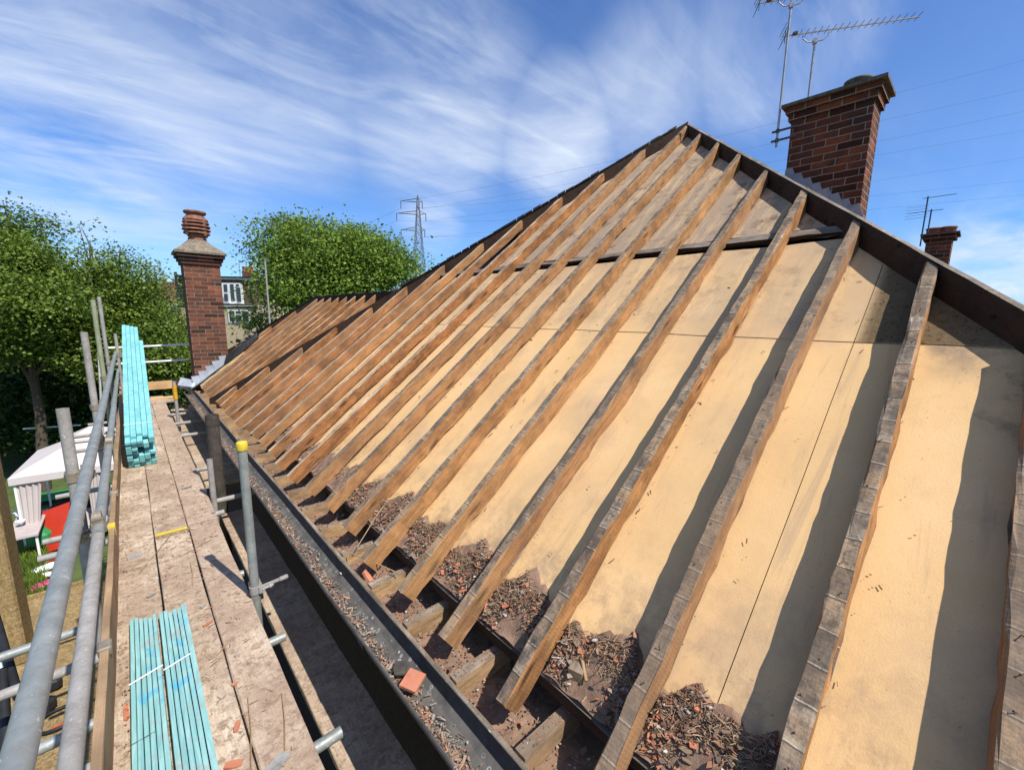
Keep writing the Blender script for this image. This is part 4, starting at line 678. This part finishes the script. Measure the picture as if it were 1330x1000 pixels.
for i,(s_,y_) in enumerate(zip(starts,wy)): wire(s_,y_,f'thin overhead power line right of the pylon, {ORD[i+1]} from the top')
for i,t in enumerate((tips[0],tips[2],tips[4])):
    E=at(300,[345,352,360][i],420); pts=[]
    for k in range(21): q=k/20; p=t.lerp(E,q); p.z-=14*4*q*(1-q)*.35; pts.append(p)
    mb=MB(); mb.path(pts,.05,5); tag(mb.obj('power_line',M_PYL,origin=t),f'faint power line left of the pylon, {ORD[i+1]} from the top','power line','overhead power lines')
# ------------------------------------------------------------------ vegetation
def leaves(name,blobs,n,size,mat,parent,origin,clump=44,flat=.75):
    """blobs: (centre,(rx,ry,rz)). Clusters of leaf faces spread through each ellipsoid, denser to the outside"""
    vol=np.array([b[1][0]*b[1][1]*b[1][2] for b in blobs])**.75; pr=vol/vol.sum(); nc=n//clump; bi=RNG.choice(len(blobs),nc,p=pr)
    C=np.array([tuple(b[0]) for b in blobs])[bi]; Rr=np.array([b[1] for b in blobs])[bi]; dirs=RNG.normal(size=(nc,3)); dirs/=np.linalg.norm(dirs,axis=1)[:,None]; rad=RNG.random(nc)**.42*(1+RNG.normal(0,.11,nc)); cc=C+dirs*Rr*rad[:,None]
    cs=size*3.9*np.repeat(.6+.9*RNG.random(nc),clump)[:,None]; P=np.repeat(cc,clump,0)+RNG.normal(0,1,(nc*clump,3))*np.array([1,1,.42])*cs; N=len(P)
    nrm=RNG.normal(size=(N,3))*.65+np.repeat(dirs,clump,0)*.35+np.array([0,0,.85]); nrm/=np.linalg.norm(nrm,axis=1)[:,None]; a=np.cross(nrm,RNG.normal(size=(N,3))); a/=np.linalg.norm(a,axis=1)[:,None]; b=np.cross(nrm,a)
    s=size*(.6+.8*RNG.random(N))[:,None]; V=np.stack([P-a*s*.5,P+b*s*.36+nrm*s*.08-a*s*.05,P+a*s*.55,P-b*s*.36+nrm*s*.08-a*s*.05],1).reshape(-1,3)-np.array(tuple(origin))
    me=D.meshes.new(name); me.vertices.add(N*4); me.vertices.foreach_set('co',V.ravel()); me.loops.add(N*4); me.loops.foreach_set('vertex_index',np.arange(N*4,dtype=np.int32)); me.polygons.add(N); me.polygons.foreach_set('loop_start',np.arange(0,N*4,4,dtype=np.int32)); me.update(calc_edges=True); me.validate()
    me.materials.append(mat); o=D.objects.new(name,me); COL.objects.link(o); o.location=Vector(origin)-Vector(parent.location) if parent else origin; o.parent=parent; return o
def tree(px,depth,blobs,n,size,mat,label,kind='broadleaf_tree',group=None,trunk_r=.18,limbs=14,shade=None):
    """blobs as (x,y,depth,rpx[,squash]) bearings"""
    bb=[]
    for b in blobs: c=at(b[0],b[1],b[2]); r=b[3]*b[2]/FPX; sq=b[4] if len(b)>4 else .8; bb.append((c,(r,r,r*sq)))
    base=at(px,420,depth); base=Vector((base.x,base.y,-5.4)); root=empty(kind,base,label,'tree',group); cen=sum((b[0] for b in bb),Vector((0,0,0)))/len(bb)
    mb=MB(); tp=Vector((base.x,base.y,0)).lerp(Vector((cen.x,cen.y,0)),.5); tp.z=cen.z-.2*(cen.z+5.4); p=[base,base.lerp(tp,.4)+Vector((.1,.1,0)),tp,tp.lerp(Vector((cen.x,cen.y,cen.z+1)),.8)]; mb.path(p,1,9,rs=[trunk_r,trunk_r*.75,trunk_r*.5,trunk_r*.2])
    mb.obj('trunk',M_BARK,root,origin=base); mb=MB()
    for i in range(limbs):
        b=bb[i%len(bb)]; s=base.lerp(tp,random.uniform(.55,1)); e=b[0]+Vector([random.uniform(-.75,.75)*b[1][0],random.uniform(-.75,.75)*b[1][1],random.uniform(-.2,.85)*b[1][2]]); m=s.lerp(e,.5)+Vector((random.uniform(-.3,.3),random.uniform(-.3,.3),.2)); mb.path([s,m,e],1,6,rs=[trunk_r*.35,trunk_r*.2,trunk_r*.05])
        for _ in range(2): e2=e+Vector((random.uniform(-.5,.5),random.uniform(-.5,.5),random.uniform(.1,.6)))*b[1][0]*.6; mb.path([m,e2],1,5,rs=[trunk_r*.13,trunk_r*.03])
    mb.obj('limb',M_BARK,root,origin=base); leaves('crown',bb,n,size,mat,root,base); return root
GT='garden trees left of the scaffold'
tree(20,15,[(-30,340,15,62),(18,355,15,46),(60,395,14.5,48),(-2,300,15.5,26),(28,312,15.5,18),(70,352,15.5,22),(-20,420,15.5,66),(45,435,15.5,50),(-3,266,15.5,10),(8,280,15.5,12),(50,292,15.8,11),(54,306,15.5,8),(44,330,15,22),(98,425,15.5,26),(78,330,15.5,7),(20,290,15.5,6)],60000,.105,M_LEAF1,'tallest leafy green tree at the left edge of the photo',group=GT,trunk_r=.2)
tree(120,17,[(125,410,17,44),(88,378,17,22),(140,356,17,22),(152,338,17,12),(155,322,17,6),(172,352,17,13),(170,380,17,26),(110,365,17.5,14),(130,450,16.5,46),(180,420,17,30),(106,294,17.5,5),(112,312,17.5,4),(121,330,17.5,7),(160,460,16.5,44),(128,348,17.4,9)],48000,.105,M_LEAF1,'leafy green tree behind the scaffold standards with a wispy top shoot',group=GT,trunk_r=.18)
tree(205,20,[(200,395,20,18),(202,350,20,5),(204,362,20,9),(206,378,20,12),(186,425,19.5,32),(222,432,20,26),(200,460,19,44),(228,480,19,36),(213,405,20,14)],30000,.11,M_LEAF1,'smaller green tree between the teal battens and the slim chimney',group=GT,trunk_r=.14)
# slender shoots
mb=MB(); b0=at(122,360,17.3); mb.path([b0,at(120,325,17.4),at(108,300,17.4)],.02,5); mb.path([at(112,340,17.4),at(108,310,17.4)],.012,4)
o=[x for x in D.objects if x.name.startswith('broadleaf_tree')][1]; mb.obj('shoot',M_BARK,o,origin=o.location)
for i,(px,dp,bl,n,lab) in enumerate(((10,19,[(-20,480,19,60,.6),(40,500,19,50,.5),(0,525,18.5,40,.5)],9000,'dark shaded shrub below the left tree'),(60,18,[(10,560,18,44,.55),(62,556,18,40,.5),(108,548,18,34,.5)],8000,'dark low hedge added behind the white gazebo for the shade under the trees'),(90,19,[(80,480,19,52,.6),(115,500,19,44,.6),(60,515,18.5,34,.5)],10000,'dark shaded shrub behind the nearest standards'),(170,19,[(150,490,19,50,.6),(200,495,19,45,.6),(225,505,19,34,.6)],9000,'dark shrub below the far end of the scaffold'))):
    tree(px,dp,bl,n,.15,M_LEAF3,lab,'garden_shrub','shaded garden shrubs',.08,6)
# big round tree
tree(430,38,[(430,340,38,58),(375,320,38,40),(470,345,37,55),(505,350,38,32),(395,370,37,52),(455,310,39,26),(410,305,39,25),(370,295,39,16),(520,345,38,17),(350,322,38,9),(440,385,37,60),(366,352,37,20),(358,385,37,14),(490,325,38.5,22)],72000,.24,M_LEAF2,'large round bright green tree behind the lower roof',group='background trees',trunk_r=.45,limbs=34)
tree(318,40,[(333,412,40,9),(318,419,39,6),(345,425,40,14)],1300,.26,M_LEAF2,'low sprawling branch of green beside the far house windows','small_tree','background trees',.1,6)
tree(250,34,[(240,470,34,30),(215,450,34,30),(265,475,34,18)],5000,.26,M_LEAF1,'green hedge tree behind the slim chimney base','small_tree','background trees',.12,6)
# tall lamp post by the tree
P=at(344,338,26); mb=MB(); mb.tube((P.x,P.y,-5.4),(P.x,P.y,P.z),.07,10,r2=.05); mb.tube((P.x,P.y,P.z),(P.x,P.y,P.z+.05),.08,10); tag(mb.obj('street_post',M_GALV2,origin=(P.x,P.y,-5.4)),'slim grey post standing before the round tree','post')
# ------------------------------------------------------------------ far house with dormer
HD=46.
def hp(x,y,d=HD): return at(x,y,d)
FR=Vector((Rv0.x,Rv0.y,0)).normalized(); FN=Vector((FR.y,-FR.x,0))   # FN towards camera
if FN.dot(Vector((Fv.x,Fv.y,0)))>0: FN=-FN
hb=hp(300,420); fh=empty('terraced_house',(hb.x,hb.y,-5.4),'far house with brown tile-hung dormer storey and white windows','house')
def wallbox(mb,xa,ya,xb,yb,dep,thk=5.,mat=0):
    a=at(xa,ya,dep);b=at(xb,yb,dep); w_=(b-a).dot(FR); z1=a.z; z0=b.z; c=a+FR*w_/2; c.z=(z0+z1)/2; c=c-FN*thk/2; mb.box(c,(w_,thk,z1-z0),Matrix((FR,-FN,Vector((0,0,1)))).transposed(),mat=mat)
mb=MB(); wallbox(mb,262,398,352,640,HD,7); mb.obj('wall',M_CREAM,fh,origin=fh.location)
mb=MB(); wallbox(mb,262,363,330,397,HD+.1,6); mb.obj('dormer',M_TILE_BR,fh,origin=fh.location)
mb=MB(); wallbox(mb,262,360.5,333,363.5,HD-.15,6.3); wallbox(mb,262,396.4,334,398,HD-.15,6); mb.obj('fascia',M_WHITE,fh,origin=fh.location)
mb=MB(); wallbox(mb,262,358.6,334,360.8,HD-.35,6.5); wallbox(mb,262,398,334,401,HD-.08,5); wallbox(mb,324.3,362,325.5,397,HD-.1,.1); mb.obj('roof',M_BLACK,fh,origin=fh.location)
def window(x0,y0,x1,y1,bars,par,dep=HD):
    mb=MB(); wallbox(mb,x0,y0,x1,y1,dep-.06,.14); o=mb.obj('window',M_WHITE,par,origin=par.location); mb=MB()
    for a,b,c,d in bars: wallbox(mb,x0+(x1-x0)*a,y0+(y1-y0)*b,x0+(x1-x0)*c,y0+(y1-y0)*d,dep-.09,.1)
    mb.obj('pane',M_GLASS,o,loc=(0,0,0)); D.objects[o.name].children[0].data.transform(Matrix.Translation(-Vector(par.location)))
window(287.5,367.5,313.5,394.5,[(.1,.07,.26,.42),(.12,.52,.28,.88),(.42,.06,.58,.86),(.72,.06,.86,.16),(.73,.22,.9,.9)],fh); window(295.5,402.5,323,419.5,[(.07,.08,.3,.86),(.38,.1,.6,.26),(.38,.38,.62,.86),(.7,.1,.93,.86)],fh)
mb=MB(); wallbox(mb,314,352,330,361,HD+1,.9); mb.obj('chimney',M_BRICK2,fh,origin=fh.location,uv=True); mb=MB()
for x in(317.5,322.5,327): c=at(x,351,HD+1.3); mb.lathe(c,[(.2,-.1),(.2,.3),(.24,.32),(.24,.4),(.15,.4)],10)
mb.obj('chimney_pot',M_SHARD,fh,origin=fh.location)
P=at(312,360,HD+1); mb=MB(); mb.tube(P,P+Vector((0,0,1.85)),.025,5); mb.tube(P+Vector((0,0,1.8)),P+Vector((0,0,1.75))+FR*.9,.02,5); tag(mb.obj('tv_aerial',M_MASTD,origin=P),'hooked thin aerial on the far dormer house roof','aerial')
# neighbouring tiled house left of the slim chimney
P=at(205,400,48); nh=empty('terraced_house',(P.x,P.y,-5.4),'far pale house with a red tiled roof seen through the trees','house')
mb=MB(); wallbox(mb,60,395,233,640,49,7); mb.obj('wall',M_CREAM,nh,origin=nh.location); a=at(40,393,48.5);b=at(236,393,48.5);c=at(230,366,53);d_=at(60,366,53); mb=MB(); mb.prism([a,b,c,d_],(0,0,-1),.15); a2=at(225,366,53); mb.obj('roof',M_ROOF,nh,origin=nh.location,uv=True)
for x in(62,150,202,214): window(x,398+ (x%7),x+10,414,[(.1,.1,.45,.9),(.55,.1,.9,.9)],nh,49)
mb=MB(); wallbox(mb,226,357,237,398,45.5,.5); mb.prism([at(226,357,45.3),at(230,357,45.3),at(240,400,45.3),at(232,400,45.3)],(0,0,1),.3); o=mb.obj('gable_bargeboard',M_BLACK,nh,origin=nh.location)
# ------------------------------------------------------------------ garden items (seen between the tubes)
# flat roof of extension with mineral felt
ex=empty('extension',(-2.6,3.2,-5.4),'low flat-roofed extension covered in tan mineral felt','extension')
mb=MB(); z=-3.; mb.box((-2.2,1.3,-3.1),(2.5,9.8,.2)); mb.box((-2.2,6.225,-3.0),(2.54,.06,.12)); mb.box((-2.2,4.6,-2.996),(2.5,.12,.02)); mb.obj('flat_roof',M_MIN,ex,origin=ex.location); mb=MB(); mb.box((-2.2,1.3,-4.3),(2.3,9.6,2.2)); mb.obj('wall',M_WALL,ex,origin=ex.location)
# rendered pier at the left edge
def onzp(x,y,z): return onz(x,y,z)
pr_=MB(); q=onz(46,830,-3.); zt_=2.6; pr_.box((q.x-.13,q.y-.25,-.2),(.26,.5,5.6),ch=.02); pr_.box((q.x-.30,q.y-.30,-.2),(.085,.42,5.6),ch=.02); o=pr_.obj('rendered_pier',M_MIN,origin=(q.x-.2,q.y-.25,-3)); tag(o,'tall pebbledash pier rising at the left edge of the photo','pier')
# coil and cables
cp=onz(78,930,-2.95); mb=MB(); mb.path([(cp.x+.17*math.cos(t),cp.y+.17*math.sin(t),-2.965+.01*math.sin(3*t)) for t in [i*2*math.pi/24 for i in range(25)]],.018,8); mb.path([(cp.x+.14*math.cos(t),cp.y+.14*math.sin(t),-2.955) for t in [-1.9+i*.12 for i in range(12)]],.012,6,mat=1); tag(mb.obj('hose_coil',[M_BLACK,M_RED],origin=(cp.x,cp.y,-2.98)),'black and red hose coil on the tan flat roof','hose coil')
for i,(x,y) in enumerate(((60,888),(54,915))): 
    c=onz(x+8,y,-2.9); mb=MB(); mb.box(c,(.16,.1,.14),Euler((0,0,i)).to_matrix(),ch=.03); tag(mb.obj('shoe',M_BLACK,origin=c),['upper','lower'][i]+' black rubber shape on the tan flat roof beside the guard rail','footwear')
# ladder/black frame lower left
mb=MB(); a=onz(10,770,-1.5);b=onz(22,960,-1.5); mb.tube(at(-6,800,2.6),at(24,905,2.2),.02,8); mb.tube(at(3,870,2.3),at(10,1000,2.0),.022,8); mb.prism([at(-14,862,2.5),at(6,855,2.5),at(0,985,2.3),at(-20,985,2.3)],Fv,.02,1); tag(mb.obj('sign_frame',[M_BLACK,M_WHITE],origin=at(0,900,2.5)),'black tube frame holding a white board at the lower left edge','frame')
# gazebo
GZ=-3.05
def gpt(x,y,z): return onz(x,y,z)
gc=onz(12,626,-3.2)+Vector((1.6,1.75,0)); gz=empty('garden_gazebo',(gc.x,gc.y,-5.4),'white canvas gazebo with a two tier roof on the lawn','gazebo'); gr=-.08; ga,gb=1.55,1.55
Rg=Euler((0,0,gr)).to_matrix()
def G(x,y,z): return Vector((gc.x,gc.y,0))+Rg@Vector((x,y,0))+Vector((0,0,z))
mb=MB(); e=[G(sx*ga,sy*gb,-3.2) for sx,sy in((-1,-1),(1,-1),(1,1),(-1,1))]; t_=[G(sx*.42,sy*.42,-2.62) for sx,sy in((-1,-1),(1,-1),(1,1),(-1,1))]
for i in range(4): j=(i+1)%4; mb.add([e[i],e[j],t_[j],t_[i]],[(0,1,2,3)]); dn_=Vector((0,0,-.2)); mb.add([e[i],e[j],e[j]+dn_,e[i]+dn_],[(0,1,2,3)])
u_=[G(sx*.55,sy*.55,-2.56) for sx,sy in((-1,-1),(1,-1),(1,1),(-1,1))]; pk=G(0,0,-2.25)
for i in range(4): j=(i+1)%4; mb.add([u_[i],u_[j],pk],[(0,1,2)]); mb.add([u_[i],u_[j],u_[j]-Vector((0,0,.07)),u_[i]-Vector((0,0,.07))],[(0,1,2,3)])
o=mb.obj('canopy',M_CANV,gz,origin=gz.location,fixn=False); sm=o.modifiers.new('thickness','SOLIDIFY'); sm.thickness=.01
for sx,sy in((-1,-1),(1,-1),(1,1),(-1,1)): mb=MB(); p=G(sx*(ga-.08),sy*(gb-.08),0); mb.box((p.x,p.y,-4.35),(.05,.05,2.1)); mb.obj('leg',M_WHITE,gz,origin=gz.location)
for sx,w_ in((-1,.5),(-.1,.35)):
    mb=MB(); vs=[]; 
    for i in range(13): t=i/12; p=G(sx*ga+.1+t*w_*(1),-gb+.06+.04*math.sin(i*2.1),0); q=G(sx*ga+.1+t*w_*.5,-gb+.06+.03*math.sin(i*2.1),0); vs+=[(p.x,p.y,-3.3),(q.x,q.y,-5.3)]
    mb.add(vs,[(i*2,i*2+1,i*2+3,i*2+2) for i in range(12)]); o=mb.obj('curtain',M_CANV,gz,origin=gz.location,fixn=False); sm=o.modifiers.new('thickness','SOLIDIFY'); sm.thickness=.008
# garden objects
def gbox(name,x,y,z,dims,rz,mat,label,cat,ch=.02,tilt=(0,0)):
    p=onz(x,y,z); mb=MB(); mb.box((0,0,0),dims,ch=ch); o=mb.obj(name,mat,loc=p,rot=(tilt[0],tilt[1],rz)); return tag(o,label,cat)
dm=(onz(66,716,-5.38)-CAM).dot(Fv); mb=MB(); mb.prism([at(52,666,dm+.55),at(91,652,dm+.55),at(82,711,dm),at(62,717,dm)],(0,1,0),.05); tag(mb.obj('red_board',M_RED,origin=at(66,716,dm)),'large bright red board leaning on the lawn behind the guard rails','board')
gbox('green_mat',92,640,-5.2,(2.2,.8,.08),-.1,M_GRN,'dark green mat on the lawn beyond the red one','mat'); gbox('green_tub',52,697,-5.1,(.5,.7,.5),.2,M_GRN,'green plastic tub left of the red mat','tub',.12)
tb=onz(36,680,-4.6); t=empty('garden_table',(tb.x,tb.y,-5.4),'narrow pinkish garden table in front of the gazebo','table'); mb=MB(); mb.box((0,0,.78),(.6,2.,.05)); mb.obj('table_top',M_PINKBD,t); 
for sx,sy in((-1,-1),(1,-1),(1,1),(-1,1)): mb=MB(); mb.box((sx*.25,sy*.9,.38),(.05,.05,.76)); mb.obj('leg',M_WHITE,t)
for i,(x,y,m,s_,lab) in enumerate(((30,672,M_WHITE,.28,'white bowl on the far end of the garden table'),(38,657,M_WHITE,.34,'white folded cloth at the table end'),(22,668,M_WHITE,.2,'small white cup at the left end of the table'),(27,680,M_WHITE,.2,'white jug at the left side of the table'))):
    p=onz(x,y,-4.5); mb=MB(); mb.lathe((0,0,0),[(s_*.25,0),(s_*.45,s_*.3),(s_*.5,s_*.5),(s_*.42,s_*.5),(s_*.2,s_*.1)],12); tag(mb.obj('table_ware',m,loc=p),lab,'crockery')
for i,(x,y,m,dims,rz,lab) in enumerate(((58,738,M_WHITE,(.5,.22,.15),.5,'white plastic toy lying on the lawn edge'),(66,745,M_WHITE,(.42,.16,.14),-.3,'second white plastic toy beside the pink one'),(62,758,M_PINK,(.62,.26,.14),.35,'bright pink plastic toy at the flat roof edge'),(68,725,M_RED,(.5,.22,.16),0,'small dark red object on the lawn near the white toys'))):
    gbox('garden_toy',x,y,-5.3,dims,rz,m,lab,'toy',.05)
p=onz(118,668,-5.0); gbox('grey_bench',118,676,-5.0,(.9,1.5,.35),-.1,M_PINKBD,'grey pink bench top behind the lower guard rail','bench',.03); gbox('dark_planter',112,655,-5.2,(1.6,.5,.4),-.1,M_SHED,'dark planter box beside the green mat','planter')
# dark shed with red things under the trees
S0=onz(30,600,-4.6); sd=empty('garden_shed',(S0.x-.2,27.5,-5.4),'dark open garden shed under the left trees','shed'); mb=MB(); mb.box((0,1.5,1.1),(4.5,.1,2.2)); mb.box((-2.25,.7,1.1),(.1,1.6,2.2)); mb.box((2.25,.7,1.1),(.1,1.6,2.2)); mb.obj('wall',M_SHED,sd); mb=MB(); mb.box((0,.7,2.25),(4.8,2.,.1),Euler((.08,0,0)).to_matrix()); mb.obj('roof',M_SHED,sd)
for i,(dx,w_,h_) in enumerate(((-.9,.5,1.0),(.2,.8,1.3),(1.2,.5,.9))):
    mb=MB(); mb.box((sd.location.x+dx,27.4,-5.4+h_/2),(w_,.4,h_),ch=.08); tag(mb.obj('garden_cushion',M_RDK,origin=(sd.location.x+dx,27.4,-5.4)),['left','middle','right'][i]+' faded red cushion stack inside the dark shed','cushions')
p=onz(30,557,-3.2);q=onz(105,552,-3.2); mb=MB(); mb.tube(p,q,.03,6); tag(mb.obj('washing_line',M_WHITE,origin=p),'thin white washing line before the dark shed','washing line')
# garden fence at the far side
mb=MB(); fe=empty('garden_fence',(-8,30,-5.4),'dark timber garden fence along the far end of the lawn','fence')
for i in range(40): mb.box((-8+i*.5-2,30+random.uniform(-.01,.01),-4.5),(.47,.03,1.8))
mb.obj('panel',M_SHED,fe,origin=fe.location)
gs=MB()
# uneven ground cover at lawn edge
for _ in range(1500):
    p=onz(random.uniform(28,60),random.uniform(715,775),-5.38); 
    h=random.uniform(.08,.3); a=random.uniform(0,6.28); gs.add([p,p+Vector((math.cos(a)*.05,math.sin(a)*.05,0)),p+Vector((random.uniform(-.1,.1),random.uniform(-.1,.1),h))],[(0,1,2)])
o=struct(gs.obj('ground_cover',M_LEAF1,fixn=False),'stuff'); o['label']='low green weeds at the edge of the lawn'; o['category']='weeds'
# ------------------------------------------------------------------ light + sky
S=Vector((.125,-.575,.80)).normalized(); el=math.asin(S.z)
sl=D.lights.new('sun','SUN'); sl.energy=5.0; sl.angle=math.radians(.5); sl.color=(1.,.965,.91); so=D.objects.new('sun',sl); COL.objects.link(so); so.rotation_euler=S.to_track_quat('Z','Y').to_euler()
W=D.worlds.new('World'); SC.world=W; W.use_nodes=True; n=W.node_tree.nodes; l=W.node_tree.links; bg=n['Background']
sky=n.new('ShaderNodeTexSky'); sky.sky_type='NISHITA'; sky.sun_disc=False; sky.sun_elevation=el; sky.sun_rotation=math.atan2(S.x,S.y); sky.air_density=1.0; sky.dust_density=.3; sky.ozone_density=2.2; sky.altitude=200
tc=n.new('ShaderNodeTexCoord'); sp_=n.new('ShaderNodeSeparateXYZ'); l.new(tc.outputs['Generated'],sp_.inputs[0])
def wm(op,a,b):
    m=n.new('ShaderNodeMath'); m.operation=op
    for i,v in enumerate((a,b)):
        if isinstance(v,(int,float)): m.inputs[i].default_value=v
        else: l.new(v,m.inputs[i])
    return m.outputs[0]
zz_=wm('ADD',wm('MAXIMUM',sp_.outputs[2],0.),.16); cx_=wm('DIVIDE',sp_.outputs[0],zz_); cy_=wm('DIVIDE',sp_.outputs[1],zz_); cb=n.new('ShaderNodeCombineXYZ'); l.new(cx_,cb.inputs[0]); l.new(cy_,cb.inputs[1])
def cloud(rot,scale,nscale,dist,lo,hi,amt,seed):
    mp=n.new('ShaderNodeMapping'); mp.inputs['Rotation'].default_value=(0,0,rot); mp.inputs['Scale'].default_value=scale; mp.inputs['Location'].default_value=(seed,seed*.7,0); l.new(cb.outputs[0],mp.inputs[0])
    t=n.new('ShaderNodeTexNoise'); t.inputs['Scale'].default_value=nscale; t.inputs['Detail'].default_value=10; t.inputs['Roughness'].default_value=.58; t.inputs['Distortion'].default_value=dist; l.new(mp.outputs[0],t.inputs['Vector'])
    r=n.new('ShaderNodeValToRGB'); e=r.color_ramp.elements; e[0].position=lo; e[0].color=(0,0,0,1); e[1].position=hi; e[1].color=(amt,amt,amt,1); l.new(t.outputs[0],r.inputs[0]); return r.outputs[0]
ca=cloud(.75,(.75,1.15,1),1.15,.6,.34,.74,1.,3.1); cb2=cloud(.5,(.55,2.0,1),2.4,1.1,.46,.82,.9,9.3)
nrm_=n.new('ShaderNodeVectorMath'); nrm_.operation='NORMALIZE'; l.new(tc.outputs['Generated'],nrm_.inputs[0])
def bank(x,y,inner,outer,amt):      # a bank of high cloud in one part of the sky
    d=(at(x,y,1)-CAM).normalized(); v=n.new('ShaderNodeVectorMath'); v.operation='DOT_PRODUCT'; l.new(nrm_.outputs[0],v.inputs[0]); v.inputs[1].default_value=d
    m=n.new('ShaderNodeMapRange'); m.interpolation_type='SMOOTHSTEP'; m.inputs[1].default_value=math.cos(math.radians(outer)); m.inputs[2].default_value=math.cos(math.radians(inner)); m.inputs[4].default_value=amt; l.new(v.outputs['Value'],m.inputs[0]); return m.outputs[0]
bk_=bank(60,30,6,22,1.)
for b_ in ((330,60,2,16,.95),(560,120,2,14,1.),(720,175,1,9,1.),(840,110,1,9,.6),(60,275,1,8,.85),(200,255,.5,6,.6),(1010,50,.5,10,.75),(1300,370,1,9,1.),(560,285,.5,5,.7)): bk_=wm('MAXIMUM',bk_,bank(*b_))
def fill_bank(d,inner,outer,amt):
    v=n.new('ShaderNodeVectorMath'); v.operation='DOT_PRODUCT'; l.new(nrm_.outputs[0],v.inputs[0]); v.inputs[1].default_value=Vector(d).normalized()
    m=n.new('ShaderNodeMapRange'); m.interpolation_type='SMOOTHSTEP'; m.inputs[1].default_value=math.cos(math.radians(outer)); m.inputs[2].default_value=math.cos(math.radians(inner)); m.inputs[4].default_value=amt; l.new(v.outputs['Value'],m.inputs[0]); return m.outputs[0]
bk_=wm('MAXIMUM',bk_,fill_bank((-.5,-1,.55),30,75,.7))  # unseen cloud bank behind the camera, added to make the fill light neutral
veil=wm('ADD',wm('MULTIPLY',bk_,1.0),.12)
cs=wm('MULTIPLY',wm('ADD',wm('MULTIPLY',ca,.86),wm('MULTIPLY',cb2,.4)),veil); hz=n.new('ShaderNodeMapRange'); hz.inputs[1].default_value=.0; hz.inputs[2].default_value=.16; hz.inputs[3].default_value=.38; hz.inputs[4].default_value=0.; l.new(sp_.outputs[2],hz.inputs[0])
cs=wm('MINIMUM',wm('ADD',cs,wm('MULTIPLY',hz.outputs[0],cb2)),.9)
tint=n.new('ShaderNodeMix'); tint.data_type='RGBA'; tint.blend_type='MULTIPLY'; tint.inputs[0].default_value=1; l.new(sky.outputs[0],tint.inputs[6]); tint.inputs[7].default_value=(.64,1.0,1.5,1)
mixn=n.new('ShaderNodeMix'); mixn.data_type='RGBA'; l.new(cs,mixn.inputs[0]); l.new(tint.outputs[2],mixn.inputs[6]); mixn.inputs[7].default_value=(7.2,8.0,9.2,1); l.new(mixn.outputs[2],bg.inputs[0]); bg.inputs[1].default_value=.09
SC.view_settings.view_transform='Standard'; SC.view_settings.look='None'; SC.view_settings.exposure=.36; SC.view_settings.gamma=1
SC.cycles.max_bounces=6; SC.cycles.transparent_max_bounces=8
